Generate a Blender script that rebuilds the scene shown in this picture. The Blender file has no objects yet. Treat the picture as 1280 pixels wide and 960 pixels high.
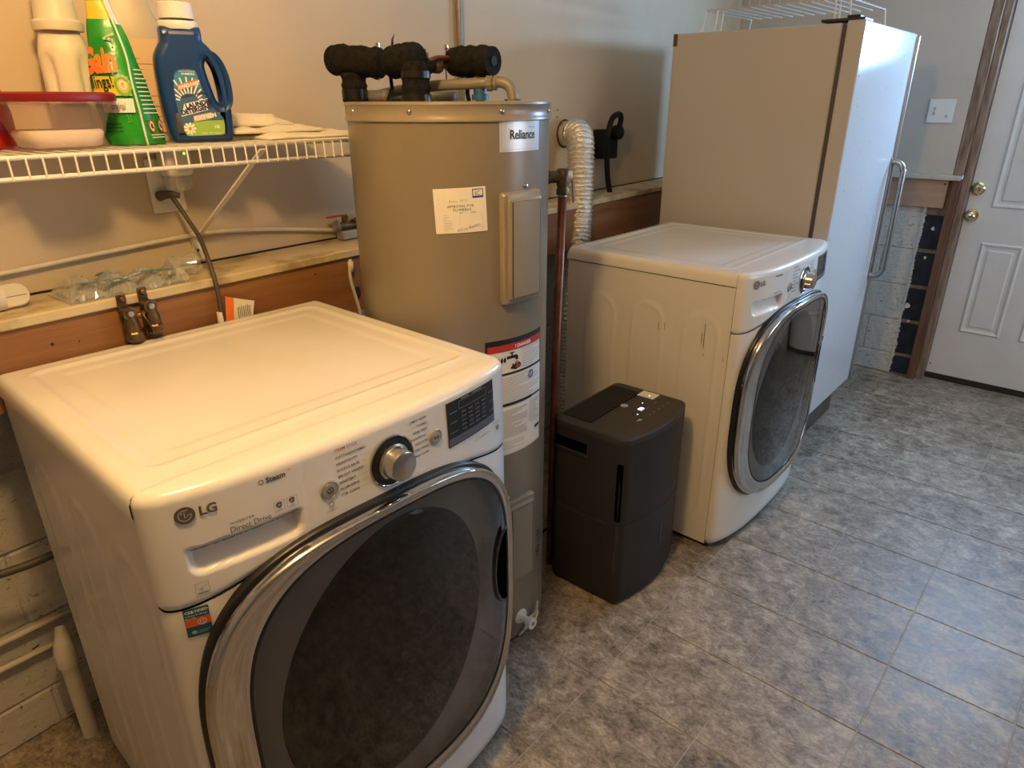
import bpy, bmesh, math, random
from mathutils import Vector, Matrix
random.seed(4)
SC = bpy.context.scene
COL = SC.collection
PI = math.pi

# ------------------------------------------------------------------ camera
cam_d = bpy.data.cameras.new('camera'); cam = bpy.data.objects.new('camera', cam_d); COL.objects.link(cam)
cam_d.sensor_width = 36.0; cam_d.lens = 847.0 / 1280.0 * 36.0; cam_d.clip_start = 0.02
yaw, pitch, roll = math.radians(41.448), math.radians(22.654), math.radians(-0.211)
f_ = Vector((math.cos(yaw)*math.cos(pitch), math.sin(yaw)*math.cos(pitch), -math.sin(pitch)))
r_ = Vector((math.sin(yaw), -math.cos(yaw), 0)); u_ = r_.cross(f_)
r2 = math.cos(roll)*r_ + math.sin(roll)*u_; u2 = -math.sin(roll)*r_ + math.cos(roll)*u_
cam.matrix_world = Matrix(((r2.x, u2.x, -f_.x, -0.949), (r2.y, u2.y, -f_.y, -0.785), (r2.z, u2.z, -f_.z, 1.512), (0, 0, 0, 1)))
SC.camera = cam
# ------------------------------------------------------------------ world, light, exposure
w = bpy.data.worlds.new('world'); SC.world = w; w.use_nodes = True
w.node_tree.nodes['Background'].inputs[0].default_value = (0.62, 0.78, 1.0, 1)
w.node_tree.nodes['Background'].inputs[1].default_value = 0.6
def area(name, loc, direction, sx, sy, power, color):
    l = bpy.data.lights.new(name, 'AREA'); l.shape = 'RECTANGLE'; l.size = sx; l.size_y = sy; l.energy = power; l.color = color
    o = bpy.data.objects.new(name, l); COL.objects.link(o); o.location = loc
    o.rotation_euler = Vector(direction).to_track_quat('-Z', 'Y').to_euler()
    return o
area('door_daylight', (3.476, -0.645, 1.85), (-1, 0, 0), 0.60, 0.24, 62, (0.38, 0.64, 1.0))
area('window_daylight', (2.45, -2.56, 1.45), (0, 1, -0.0), 1.2, 1.0, 31, (0.80, 0.90, 1.0))
lamp = bpy.data.lights.new('ceiling_bulb', 'POINT'); lamp.energy = 58; lamp.color = (1.0, 0.61, 0.225); lamp.shadow_soft_size = 0.07
lo = bpy.data.objects.new('ceiling_bulb', lamp); COL.objects.link(lo); lo.location = (-0.66, -0.16, 2.22)
vs = SC.view_settings
vs.view_transform = 'Standard'; vs.look = 'None'; vs.gamma = 1.0; vs.use_curve_mapping = False; vs.exposure = -0.10

# ------------------------------------------------------------------ materials
class NT:
    def __init__(s, name):
        s.m = bpy.data.materials.new(name); s.m.use_nodes = True; s.t = s.m.node_tree
        s.b = s.t.nodes['Principled BSDF']; s.out = s.t.nodes['Material Output']
    def n(s, typ, **k):
        x = s.t.nodes.new(typ)
        for a, v in k.items():
            if a.startswith('i_'): x.inputs[int(a[2:]) if a[2:].isdigit() else a[2:].replace('_', ' ')].default_value = v
            else: setattr(x, a, v)
        return x
    def l(s, a, b): s.t.links.new(a, b)
    def ramp(s, fac, stops):
        r = s.n('ShaderNodeValToRGB'); e = r.color_ramp.elements
        while len(e) < len(stops): e.new(0.5)
        for el, (p, c) in zip(e, stops):
            el.position = p; el.color = (*c, 1) if len(c) == 3 else c
        s.l(fac, r.inputs[0]); return r.outputs[0]
    def noise(s, scale, detail=4, rough=.6, vec=None, dist=0):
        x = s.n('ShaderNodeTexNoise'); x.inputs['Scale'].default_value = scale; x.inputs['Detail'].default_value = detail
        x.inputs['Roughness'].default_value = rough; x.inputs['Distortion'].default_value = dist
        if vec is not None: s.l(vec, x.inputs['Vector'])
        return x.outputs[0]
    def pos(s, sc=(1, 1, 1), off=(0, 0, 0), obj=False):
        g = s.n('ShaderNodeTexCoord').outputs['Object'] if obj else s.n('ShaderNodeNewGeometry').outputs['Position']
        m = s.n('ShaderNodeMapping'); m.inputs['Scale'].default_value = sc; m.inputs['Location'].default_value = off
        s.l(g, m.inputs[0]); return m.outputs[0]
    def bump(s, h, strength=.3, dist=.002):
        b = s.n('ShaderNodeBump'); b.inputs['Strength'].default_value = strength; b.inputs['Distance'].default_value = dist
        s.l(h, b.inputs['Height']); s.l(b.outputs[0], s.b.inputs['Normal'])
def P(name, col, rough=.5, metal=0., spec=.5, coat=0., emis=None, alpha=None):
    t = NT(name); b = t.b
    b.inputs['Base Color'].default_value = (*col, 1); b.inputs['Roughness'].default_value = rough
    b.inputs['Metallic'].default_value = metal; b.inputs['Specular IOR Level'].default_value = spec
    b.inputs['Coat Weight'].default_value = coat
    if emis: b.inputs['Emission Color'].default_value = (*emis[0], 1); b.inputs['Emission Strength'].default_value = emis[1]
    return t.m
def mottled(name, c1, c2, scale, rough=.5, bump=0., bscale=None, metal=0., spec=.5, lo=.35, hi=.65, sc=(1, 1, 1), detail=5):
    t = NT(name); p = t.pos(sc)
    t.l(t.ramp(t.noise(scale, detail, .6, p), [(lo, c1), (hi, c2)]), t.b.inputs['Base Color'])
    t.b.inputs['Roughness'].default_value = rough; t.b.inputs['Metallic'].default_value = metal
    t.b.inputs['Specular IOR Level'].default_value = spec
    if bump: t.bump(t.noise(bscale or scale, 3, .6, p), bump)
    return t.m

M = {}
M['drywall'] = mottled('painted_drywall', (.56, .475, .35), (.60, .51, .38), 3, .62, .12, 160, spec=.3)
M['far_drywall'] = mottled('far_painted_drywall', (.53, .485, .425), (.57, .525, .46), 3, .6, .12, 160, spec=.3)
M['room_paint'] = P('plain_room_paint', (.29, .265, .235), .7)
M['ceiling'] = P('ceiling_paint', (.72, .69, .63), .8)
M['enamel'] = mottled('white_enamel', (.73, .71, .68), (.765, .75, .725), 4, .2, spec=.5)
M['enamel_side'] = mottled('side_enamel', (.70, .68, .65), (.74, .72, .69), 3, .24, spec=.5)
M['chrome'] = P('chrome', (.62, .61, .60), .09, 1.)
M['steel'] = mottled('brushed_steel', (.38, .38, .38), (.5, .5, .5), 60, .3, .05, 200, metal=1., sc=(1, 1, .05))
M['steel_bright'] = P('satin_chrome', (.58, .54, .50), .2, 1.)
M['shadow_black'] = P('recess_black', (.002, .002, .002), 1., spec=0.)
M['black'] = P('black_plastic', (.012, .012, .013), .35)
M['gap'] = P('dark_gap', (.02, .018, .016), .8)
M['rubber'] = P('rubber', (.03, .03, .03), .7)
M['ink'] = P('grey_ink', (.10, .09, .08), .6)
M['ink_black'] = P('black_ink', (.01, .01, .01), .5)
M['ink_red'] = P('red_ink', (.45, .03, .02), .5)
M['white'] = P('white_plastic', (.75, .73, .69), .4)
M['white_ink'] = P('white_ink', (.85, .85, .85), .5)
M['grey_ink'] = P('mid_grey_ink', (.32, .31, .29), .6)
M['badge'] = P('badge_bronze', (.20, .155, .12), .35, .5)
M['grey_btn'] = P('grey_button', (.42, .39, .35), .35, .3)
M['paper'] = P('paper', (.74, .71, .66), .7)
M['steelgrey'] = P('grey_metal', (.35, .35, .35), .4, .8)
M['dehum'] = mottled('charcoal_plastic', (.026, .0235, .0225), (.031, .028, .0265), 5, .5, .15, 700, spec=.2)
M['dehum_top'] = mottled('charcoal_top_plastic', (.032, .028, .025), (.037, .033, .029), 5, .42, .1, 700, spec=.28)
M['led'] = P('led_blue_white', (.8, .85, 1), .5, emis=((.75, .83, 1.0), 2.2))
M['green_led'] = P('green_led', (.2, .8, .1), .5, emis=((.35, 1.0, .08), 3.0))
M['copper'] = mottled('old_copper', (.15, .052, .03), (.24, .09, .05), 25, .42, metal=.65)
M['brass_dull'] = mottled('tarnished_brass', (.10, .065, .035), (.20, .135, .075), 40, .4, metal=.8)
M['brass'] = P('polished_brass', (.78, .68, .42), .12, 1.)
M['pvc_grey'] = P('grey_pvc', (.19, .175, .15), .4)
M['foam'] = mottled('black_foam', (.006, .006, .006), (.015, .014, .013), 90, .85, .8, 160, spec=.12)
M['tape'] = P('black_tape', (.006, .006, .006), .3)
M['wire_white'] = P('white_coated_wire', (.78, .75, .68), .35)
M['grey_wire'] = P('grey_wire_rack', (.58, .57, .54), .35)
M['cord_grey'] = P('grey_cord', (.07, .062, .055), .5)
M['cord_black'] = P('black_cord', (.008, .008, .008), .5, spec=.2)
M['pipe_white'] = mottled('white_pipe', (.62, .58, .5), (.7, .66, .58), 20, .4)
M['red_plastic'] = P('red_plastic', (.62, .02, .01), .3)
M['red_lid'] = P('dark_red_lid', (.19, .008, .007), .3)
M['blue_plastic'] = P('blue_bottle_plastic', (.008, .045, .185), .32)
M['cream'] = P('cream_plastic', (.72, .68, .55), .35)
M['powder'] = mottled('white_powder', (.84, .82, .77), (.9, .88, .84), 60, .9, .5, 200)
M['cloth'] = mottled('white_cloth', (.74, .69, .58), (.78, .74, .64), 20, .85, .3, 90)
M['beige_plastic'] = P('beige_plastic', (.50, .43, .33), .4)
M['label_tan'] = P('tan_label', (.66, .48, .31), .6)
M['orange'] = P('orange_print', (.80, .18, .02), .5)
M['yellow'] = P('yellow_print', (.72, .55, .05), .35)
M['green'] = mottled('green_film', (.01, .22, .02), (.03, .36, .03), 14, .25, .5, 30)
M['green_light'] = P('light_green_print', (.16, .45, .10), .35)
M['green_dark'] = P('dark_green_print', (.005, .035, .012), .3)
M['teal'] = P('teal_print', (.01, .10, .13), .45)
M['orange_red'] = P('orange_red_print', (.65, .12, .03), .45)
M['sky_print'] = P('sky_blue_print', (.25, .45, .60), .45)
M['navy_sky'] = P('navy_sky_print', (.05, .13, .27), .45)
M['cyan_print'] = P('blue_print', (.04, .25, .42), .45)
M['navy_print'] = P('navy_print', (.01, .015, .10), .45)
M['grass_print'] = P('grass_print', (.30, .52, .10), .45)
M['silver_label'] = P('silver_label', (.60, .62, .64), .3, .35)
M['label_ink_blue'] = P('blue_ink', (.03, .04, .35), .5)
M['lcd'] = P('display_glass', (.012, .014, .018), .12)
M['lcd_strip'] = P('display_strip', (.10, .11, .14), .3)
M['lcd_text'] = P('display_text', (.09, .085, .085), .5)
M['navy_block'] = mottled('navy_block', (.006, .010, .018), (.016, .028, .048), 14, .75, .8, 90)
M['mortar'] = mottled('mortar', (.20, .15, .11), (.30, .24, .18), 40, .9, .5, 120)
M['wood_trim'] = mottled('brown_wood_trim', (.10, .045, .028), (.17, .085, .055), 10, .55, .2, 60, sc=(4, 4, .3))
M['wood_trim_light'] = mottled('worn_wood_trim', (.14, .085, .055), (.30, .22, .16), 12, .6, .2, 60, sc=(4, 4, .6))
M['door_paint'] = mottled('white_door_paint', (.62, .62, .615), (.67, .67, .665), 5, .4, .06, 120)
M['sweep'] = P('dark_sweep', (.018, .015, .014), .5)
M['grout'] = mottled('vinyl_joint', (.30, .265, .22), (.44, .40, .34), 8, .55)
M['toekick'] = mottled('toekick_metal', (.06, .05, .042), (.10, .085, .07), 12, .4, metal=.2)
M['gasket'] = P('grey_gasket', (.07, .06, .055), .6)
M['pink'] = P('pink_cap', (.7, .05, .12), .4)

def m_floor():
    t = NT('mottled_vinyl_tile'); p = t.pos((1, 1, 1)); oi = t.n('ShaderNodeObjectInfo')
    n1 = t.noise(4.5, 4, .6, p, .4); n2 = t.noise(19, 10, .76, t.pos((1.2, .85, 1), (3, 1, 0)), .5); n3 = t.noise(85, 6, .75, t.pos((1.3, .8, 1)), .5)
    def mad(a, k, b):
        m = t.n('ShaderNodeMath', operation='MULTIPLY_ADD'); t.l(a, m.inputs[0]); m.inputs[1].default_value = k
        if isinstance(b, float): m.inputs[2].default_value = b
        else: t.l(b, m.inputs[2])
        return m.outputs[0]
    v = mad(n2, .50, mad(n1, .16, mad(n3, .34, mad(oi.outputs['Random'], .03, -.015))))
    c = t.ramp(v, [(.385, (.060, .045, .032)), (.455, (.18, .148, .112)), (.52, (.30, .255, .20)), (.61, (.52, .455, .37))])
    t.l(c, t.b.inputs['Base Color'])
    t.l(t.ramp(n2, [(.3, (.38,)*3), (.7, (.50,)*3)]), t.b.inputs['Roughness'])
    t.bump(n3, .2, .0015); return t.m
M['tile'] = m_floor()
def m_block():
    t = NT('white_painted_block'); p = t.pos()
    pn = t.noise(34, 6, .8, t.pos((1, 1, 2.0)), .8)
    t.l(t.ramp(pn, [(.0, (.015, .013, .012)), (.375, (.03, .026, .022)), (.395, (.68, .66, .62)), (1, (.78, .76, .72))]), t.b.inputs['Base Color'])
    t.b.inputs['Roughness'].default_value = .7; t.bump(t.noise(30, 7, .75, p), 1., .014); return t.m
M['block'] = m_block()
def m_wood(name, a, b, c, ax):
    t = NT(name); q = t.pos(ax); n = t.noise(2.4, 5, .6, q, 1.2)
    wv = t.n('ShaderNodeTexWave', bands_direction='Z', wave_type='BANDS'); wv.inputs['Scale'].default_value = 9; wv.inputs['Distortion'].default_value = 7
    wv.inputs['Detail'].default_value = 3; wv.inputs['Detail Scale'].default_value = .8; t.l(q, wv.inputs['Vector'])
    m = t.n('ShaderNodeMath', operation='MULTIPLY_ADD'); t.l(n, m.inputs[0]); m.inputs[1].default_value = .85
    m2 = t.n('ShaderNodeMath', operation='MULTIPLY'); t.l(wv.outputs['Fac'], m2.inputs[0]); m2.inputs[1].default_value = .12; t.l(m2.outputs[0], m.inputs[2])
    t.l(t.ramp(m.outputs[0], [(.25, a), (.5, b), (.75, c)]), t.b.inputs['Base Color']); t.b.inputs['Roughness'].default_value = .5; return t.m
M['plank'] = m_wood('orange_pine_plank', (.17, .072, .026), (.26, .118, .044), (.34, .17, .072), (.7, .7, 7.0))
M['plank_pale'] = m_wood('pale_pine_plank', (.40, .25, .17), (.46, .30, .205), (.52, .35, .245), (.7, .7, 5))
M['ledge'] = mottled('worn_painted_ledge', (.28, .20, .10), (.60, .51, .34), 8, .6, .3, 60, lo=.32, hi=.52, detail=9)
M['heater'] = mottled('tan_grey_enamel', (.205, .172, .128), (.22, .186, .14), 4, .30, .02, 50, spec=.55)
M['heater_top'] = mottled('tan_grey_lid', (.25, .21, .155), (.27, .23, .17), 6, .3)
def m_fridge(name, col, rough, bs, bst, spots=False):
    t = NT(name); t.b.inputs['Base Color'].default_value = (*col, 1); t.b.inputs['Roughness'].default_value = rough
    if spots:
        t.l(t.ramp(t.noise(55, 2, .5, t.pos()), [(.27, (.30, .25, .2)), (.30, col)]), t.b.inputs['Base Color'])
    t.bump(t.noise(bs, 2, .5, t.pos()), bst, .0015); return t.m
M['fridge_door'] = m_fridge('pebbled_white_door', (.56, .58, .61), .13, 170, .38, True)
M['fridge_side'] = m_fridge('pebbled_side', (.50, .485, .46), .42, 300, .25)
def m_foil():
    t = NT('crinkled_foil'); t.b.inputs['Base Color'].default_value = (.80, .78, .73, 1); t.b.inputs['Metallic'].default_value = .85
    t.b.inputs['Roughness'].default_value = .25; t.bump(t.noise(75, 6, .75, t.pos()), .6, .005); return t.m
M['foil'] = m_foil()
def m_clear(name, tint, gl, rough=.03, ior=1.45, haze=0):
    t = NT(name); tr = t.n('ShaderNodeBsdfTransparent'); tr.inputs[0].default_value = (*tint, 1)
    g = t.n('ShaderNodeBsdfGlossy'); g.inputs[0].default_value = (gl, gl, gl, 1); g.inputs[1].default_value = rough
    lw = t.n('ShaderNodeLayerWeight'); lw.inputs[0].default_value = .5
    pw = t.n('ShaderNodeMath', operation='POWER'); t.l(lw.outputs['Facing'], pw.inputs[0]); pw.inputs[1].default_value = 4.0
    fr = t.n('ShaderNodeMath', operation='MULTIPLY_ADD'); t.l(pw.outputs[0], fr.inputs[0]); fr.inputs[1].default_value = .8; fr.inputs[2].default_value = .05; mx = t.n('ShaderNodeMixShader')
    t.l(fr.outputs[0], mx.inputs[0]); t.l(tr.outputs[0], mx.inputs[1]); t.l(g.outputs[0], mx.inputs[2])
    last = mx.outputs[0]
    if haze:
        dfz = t.n('ShaderNodeBsdfDiffuse'); dfz.inputs[0].default_value = (.75, .76, .74, 1); mh = t.n('ShaderNodeMixShader'); mh.inputs[0].default_value = haze
        t.l(last, mh.inputs[1]); t.l(dfz.outputs[0], mh.inputs[2]); last = mh.outputs[0]
    t.l(last, t.out.inputs[0]); return t.m
M['door_glass'] = m_clear('smoked_door_glass', (.40, .39, .38), 1., .04, 1.5)
M['clear'] = m_clear('clear_plastic', (.95, .955, .95), 1., .07, 1.5, .30)
M['window_glass'] = m_clear('window_glass', (.95, .96, .97), 1., .0, 1.45)
def m_translucent():
    t = NT('cloudy_container'); tr = t.n('ShaderNodeBsdfTransparent'); tr.inputs[0].default_value = (.97, .89, .85, 1)
    mx = t.n('ShaderNodeMixShader'); mx.inputs[0].default_value = .22
    t.b.inputs['Base Color'].default_value = (.80, .62, .54, 1); t.b.inputs['Roughness'].default_value = .25
    t.l(tr.outputs[0], mx.inputs[1]); t.l(t.b.outputs[0], mx.inputs[2]); t.l(mx.outputs[0], t.out.inputs[0]); return t.m
M['cloudy'] = m_translucent()
M['inner_grey'] = P('inner_door_plastic', (.035, .033, .030), .45)
M['drum'] = P('dark_bowl_glass', (.012, .012, .013), .10)

# ------------------------------------------------------------------ mesh helpers
def link(name, me, mats, parent=None, smooth=False):
    o = bpy.data.objects.new(name, me); COL.objects.link(o)
    for m in (mats if isinstance(mats, (list, tuple)) else [mats]): me.materials.append(M[m] if isinstance(m, str) else m)
    if parent is not None: o.parent = parent
    if smooth: me.shade_smooth()
    return o
def obj(name, bm, mats, parent=None, smooth=False, angle=None):
    me = bpy.data.meshes.new(name); bmesh.ops.recalc_face_normals(bm, faces=bm.faces[:]); bm.to_mesh(me); bm.free()
    o = link(name, me, mats, parent)
    if smooth:
        me.shade_smooth()
        if angle: me.set_sharp_from_angle(angle=math.radians(angle))
    return o
def raw(name, verts, faces, mats, parent=None, smooth=False, idx=None, recalc=True):
    me = bpy.data.meshes.new(name); me.from_pydata([tuple(v) for v in verts], [], faces)
    if idx: 
        for p, i in zip(me.polygons, idx): p.material_index = i
    if recalc:
        bm = bmesh.new(); bm.from_mesh(me); bmesh.ops.recalc_face_normals(bm, faces=bm.faces[:]); bm.to_mesh(me); bm.free()
    me.update()
    o = link(name, me, mats, parent)
    if smooth: me.shade_smooth()
    return o
def thing(name, label, cat, loc=(0, 0, 0), rz=0, group=None):
    o = bpy.data.objects.new(name, None); COL.objects.link(o); o.location = loc; o.rotation_euler = (0, 0, rz)
    o.empty_display_size = .05; return tag(o, label, cat, group)
def tag(o, label, cat, group=None):
    o['label'] = label; o['category'] = cat
    if group: o['group'] = group
    return o
def struct(o): o['kind'] = 'structure'; return o
def box(bm, x0, y0, z0, x1, y1, z1, bev=0, seg=2, mi=0, mat=None):
    vs_ = [bm.verts.new(p) for p in [(x0, y0, z0), (x1, y0, z0), (x1, y1, z0), (x0, y1, z0), (x0, y0, z1), (x1, y0, z1), (x1, y1, z1), (x0, y1, z1)]]
    fs = [bm.faces.new([vs_[i] for i in q]) for q in [(0, 3, 2, 1), (4, 5, 6, 7), (0, 1, 5, 4), (1, 2, 6, 5), (2, 3, 7, 6), (3, 0, 4, 7)]]
    for f in fs: f.material_index = mi
    if mat is not None: bmesh.ops.transform(bm, matrix=mat, verts=vs_)
    if bev:
        es = list({e for f in fs for e in f.edges})
        bmesh.ops.bevel(bm, geom=es, offset=bev, segments=seg, profile=.5, affect='EDGES', material=-1)
    return bm
def NB(): return bmesh.new()
def sbox(*a, **k): return box(NB(), *a, **k)
def smooth_path(pts, sub=6):
    pts = [Vector(p) for p in pts]
    if len(pts) < 3: return pts
    out = []
    for i in range(len(pts)-1):
        p0 = pts[max(i-1, 0)]; p1 = pts[i]; p2 = pts[i+1]; p3 = pts[min(i+2, len(pts)-1)]
        for k in range(sub):
            t = k/sub
            out.append(.5*((2*p1)+(p2-p0)*t+(2*p0-5*p1+4*p2-p3)*t*t+(3*p1-p0-3*p2+p3)*t**3))
    out.append(pts[-1]); return out
def tube(bm, pts, r, n=10, cap=True, sub=0, mi=0):
    if sub: pts = smooth_path(pts, sub)
    pts = [Vector(p) for p in pts]; rings = []; up = None
    for i, p in enumerate(pts):
        d = (pts[min(i+1, len(pts)-1)] - pts[max(i-1, 0)]).normalized()
        if up is None:
            up = Vector((0, 0, 1)) if abs(d.z) < .9 else Vector((1, 0, 0))
        a = d.cross(up).normalized(); b = a.cross(d).normalized(); up = b
        rr = r(i/(len(pts)-1)) if callable(r) else r
        rings.append([bm.verts.new(p + (a*math.cos(2*PI*k/n) + b*math.sin(2*PI*k/n))*rr) for k in range(n)])
    for a, b in zip(rings, rings[1:]):
        for k in range(n):
            f = bm.faces.new((a[k], a[(k+1) % n], b[(k+1) % n], b[k])); f.material_index = mi
    if cap:
        for q in (rings[0], rings[-1][::-1]):
            try: bm.faces.new(q).material_index = mi
            except ValueError: pass
    return bm
def lathe(bm, prof, n=32, c=(0, 0, 0), axis='z', cap=True, mat=None, mi=0):
    c = Vector(c); rings = []
    for r, h in prof:
        ring = []
        for k in range(n):
            a = 2*PI*k/n; x, y = r*math.cos(a), r*math.sin(a)
            v = Vector((x, y, h)) if axis == 'z' else (Vector((x, -h, y)) if axis == '-y' else (Vector((h, x, y))))
            if mat is not None: v = mat @ v
            ring.append(bm.verts.new(c+v))
        rings.append(ring)
    for a, b in zip(rings, rings[1:]):
        for k in range(n): bm.faces.new((a[k], a[(k+1) % n], b[(k+1) % n], b[k])).material_index = mi
    if cap:
        for q in (rings[0], rings[-1]):
            if len(q) > 2: bm.faces.new(q).material_index = mi
    return bm
def shape2d(splines, depth, bevel, res=2):
    """filled 2D outline(s) in the xz plane, thickness along y (centred); returns mesh data"""
    cu = bpy.data.curves.new('outline', 'CURVE'); cu.dimensions = '2D'; cu.fill_mode = 'BOTH'
    cu.extrude = max(depth/2-bevel, .00001); cu.bevel_depth = bevel; cu.bevel_resolution = res
    cu.offset = -bevel
    for pts in splines:
        sp = cu.splines.new('POLY'); sp.points.add(len(pts)-1); sp.use_cyclic_u = True
        for q, p in zip(sp.points, pts): q.co = (p[0], p[1], 0, 1)
    o = bpy.data.objects.new('outline', cu); me = bpy.data.meshes.new_from_object(o)
    bpy.data.objects.remove(o); bpy.data.curves.remove(cu)
    for v in me.vertices: v.co = Vector((v.co.x, -v.co.z, v.co.y))
    return me
def closed_smooth(pts, sub=5):
    n = len(pts); out = []
    for i in range(n):
        p0, p1, p2, p3 = [Vector((*pts[(i+j) % n], 0)) for j in (-1, 0, 1, 2)]
        for k in range(sub):
            t = k/sub; v = .5*((2*p1)+(p2-p0)*t+(2*p0-5*p1+4*p2-p3)*t*t+(3*p1-p0-3*p2+p3)*t**3); out.append((v.x, v.y))
    return out
def rrect(x0, z0, x1, z1, r, n=5):
    out = []
    for cx, cz, a0 in ((x1-r, z1-r, 0), (x0+r, z1-r, 90), (x0+r, z0+r, 180), (x1-r, z0+r, 270)):
        for k in range(n+1):
            a = math.radians(a0+90*k/n); out.append((cx+r*math.cos(a), cz+r*math.sin(a)))
    return out
class Decal:
    """flat print collected in 2D (a, b) and laid on a surface by a mapping function"""
    def __init__(s): s.v = []; s.f = []; s.m = []
    def text(s, txt, a, b, size, mi=0, align='LEFT', ang=0, bold=0, shear=0, sx=1):
        cu = bpy.data.curves.new('lettering', 'FONT'); cu.body = txt; cu.size = size; cu.align_x = align; cu.resolution_u = 4 if size > .012 else 1
        cu.offset = bold*size; cu.shear = shear; cu.fill_mode = 'FRONT'
        o = bpy.data.objects.new('lettering', cu); me = bpy.data.meshes.new_from_object(o)
        bpy.data.objects.remove(o); bpy.data.curves.remove(cu)
        k = len(s.v); ca, sa = math.cos(ang), math.sin(ang)
        for v in me.vertices: s.v.append((a+v.co.x*sx*ca-v.co.y*sa, b+v.co.x*sx*sa+v.co.y*ca, mi))
        for p in me.polygons: s.f.append([k+i for i in p.vertices]); s.m.append(mi)
        bpy.data.meshes.remove(me)
    def poly(s, pts, mi=0, lift=0):
        k = len(s.v); s.v += [(x, z, lift) for x, z in pts]; s.f.append(list(range(k, k+len(pts)))); s.m.append(mi)
    def rect(s, a0, b0, a1, b1, mi=0, lift=0, na=1, nb=1):
        for i in range(na):
            for j in range(nb):
                x0 = a0+(a1-a0)*i/na; x1 = a0+(a1-a0)*(i+1)/na; z0 = b0+(b1-b0)*j/nb; z1 = b0+(b1-b0)*(j+1)/nb
                s.poly([(x0, z0), (x1, z0), (x1, z1), (x0, z1)], mi, lift)
    def ring(s, a, b, r0, r1, mi=0, n=24, a0=0, a1=360, lift=0):
        for k in range(n):
            t0 = math.radians(a0+(a1-a0)*k/n); t1 = math.radians(a0+(a1-a0)*(k+1)/n)
            s.poly([(a+r0*math.cos(t0), b+r0*math.sin(t0)), (a+r1*math.cos(t0), b+r1*math.sin(t0)), (a+r1*math.cos(t1), b+r1*math.sin(t1)), (a+r0*math.cos(t1), b+r0*math.sin(t1))], mi, lift)
    def disc(s, a, b, r, mi=0, n=20, lift=0): s.poly([(a+r*math.cos(2*PI*k/n), b+r*math.sin(2*PI*k/n)) for k in range(n)], mi, lift)
    def line(s, x0, z0, x1, z1, wd, mi=0, lift=0):
        d = Vector((x1-x0, z1-z0)); nrm = Vector((-d.y, d.x)).normalized()*wd/2
        s.poly([(x0+nrm.x, z0+nrm.y), (x1+nrm.x, z1+nrm.y), (x1-nrm.x, z1-nrm.y), (x0-nrm.x, z0-nrm.y)], mi, lift)
    def para(s, a0, b0, a1, b1, pitch, wd, mi=0, seed=1, lift=1):
        rnd = random.Random(seed); z = b1
        while z > b0:
            x = a0; end = a1 - (rnd.random()**3)*(a1-a0)*.5
            while x < end:
                L = rnd.uniform(.004, .012)*(pitch/.006)
                s.rect(x, z-wd, min(x+L, end), z, mi, lift); x += L+wd*.8
            z -= pitch
    def make(s, name, mats, fn, parent, eps=.0004):
        vs_ = [fn(a, b, .0006+eps*l) for a, b, l in s.v]
        return raw(name, vs_, s.f, mats, parent, idx=s.m, recalc=False)

# ------------------------------------------------------------------ ROOM
AW = .058; CW, SW = math.cos(AW), math.sin(AW)
def WL(s, d, z): return Vector((s*CW + d*SW, 1.0 + s*SW - d*CW, z))       # along the left wall, out from it, up
WM = Matrix(((CW, SW, 0, 0), (SW, -CW, 0, 1.0), (0, 0, 1, 0), (0, 0, 0, 1)))
def wbox(s0, d0, z0, s1, d1, z1, bev=0, bm=None, seg=1): return box(bm or NB(), s0, d0, z0, s1, d1, z1, bev, seg, mat=WM)
XF = 3.36; YR = -2.45; XB = -2.2; ZC = 2.42
# floor with individual tiles
floor = struct(obj('floor', sbox(XB-.05, YR-.05, -.05, XF+.16, 1.25, -.0016), 'grout'))
TX, TY = .2972, .3048
tm = NB(); g = .0016
box(tm, g, g, -.0012, TX-g, TY-g, 0, .0009, 1)
tme = bpy.data.meshes.new('tile'); bmesh.ops.recalc_face_normals(tm, faces=tm.faces[:]); tm.to_mesh(tme); tm.free(); tme.materials.append(M['tile'])
for i in range(-7, 12):
    for j in range(-8, 4):
        x, y = i*TX, j*TY
        if y > 1.0 or x < XB-.2: continue
        if len(floor.children) >= 298: break
        o = bpy.data.objects.new('tile', tme); COL.objects.link(o); o.parent = floor; o.location = (x, y, 0)
        if x+TX > XF+.10: o.scale.x = max(.05, (XF+.115-x)/TX)
# left wall: drywall above the ledge, painted block below
wl = struct(obj('wall_left', wbox(-2.3, -.12, 1.127, 3.36, 0, ZC), 'drywall'))
obj('lower_wall', wbox(-2.3, -.20, 0, 3.36, -.028, 1.127), 'block', wl)
# courses of painted concrete block (only where the photograph can see between the machines)
bz = [0, .122, .327, .532, .737, .942, 1.10]
for c in range(6):
    s = -1.55 + (.2 if c % 2 else 0)
    while s < 3.2:
        if not (0.85 < s < 1.0 or s > 1.75): pass
        obj('block', wbox(s+.002, -.05, bz[c]+.0025, s+.398, -.02+random.uniform(-.003, .003), bz[c+1]-.0025, .005), 'block', wl)
        s += .4
ledge = struct(obj('trim_1', wbox(-1.9, 0.0, 1.100, 3.33, .172, 1.122, .003), 'ledge'))
plank = struct(obj('trim_2', wbox(-1.9, .125, .935, 3.30, .162, 1.0995, .002), 'plank'))
kn = NB()
for (s, z, r) in ((-.595, 1.052, .0035), (-.545, 1.045, .0018), (.065, 1.073, .003), (1.78, 1.01, .004), (-.6, .99, .002), (1.92, 1.065, .003)):
    lathe(kn, [(r, .162), (r, .1628)], 10, mat=Matrix.Identity(4)) if False else None
    m = Matrix.Translation(WL(s, .1623, z)) @ Matrix.Rotation(AW, 4, 'Z') @ Matrix.Rotation(PI/2, 4, 'X')
    bmesh.ops.create_circle(kn, cap_ends=True, radius=r, segments=12, matrix=m)
obj('nail_hole', kn, 'ink_black', plank)
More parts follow.
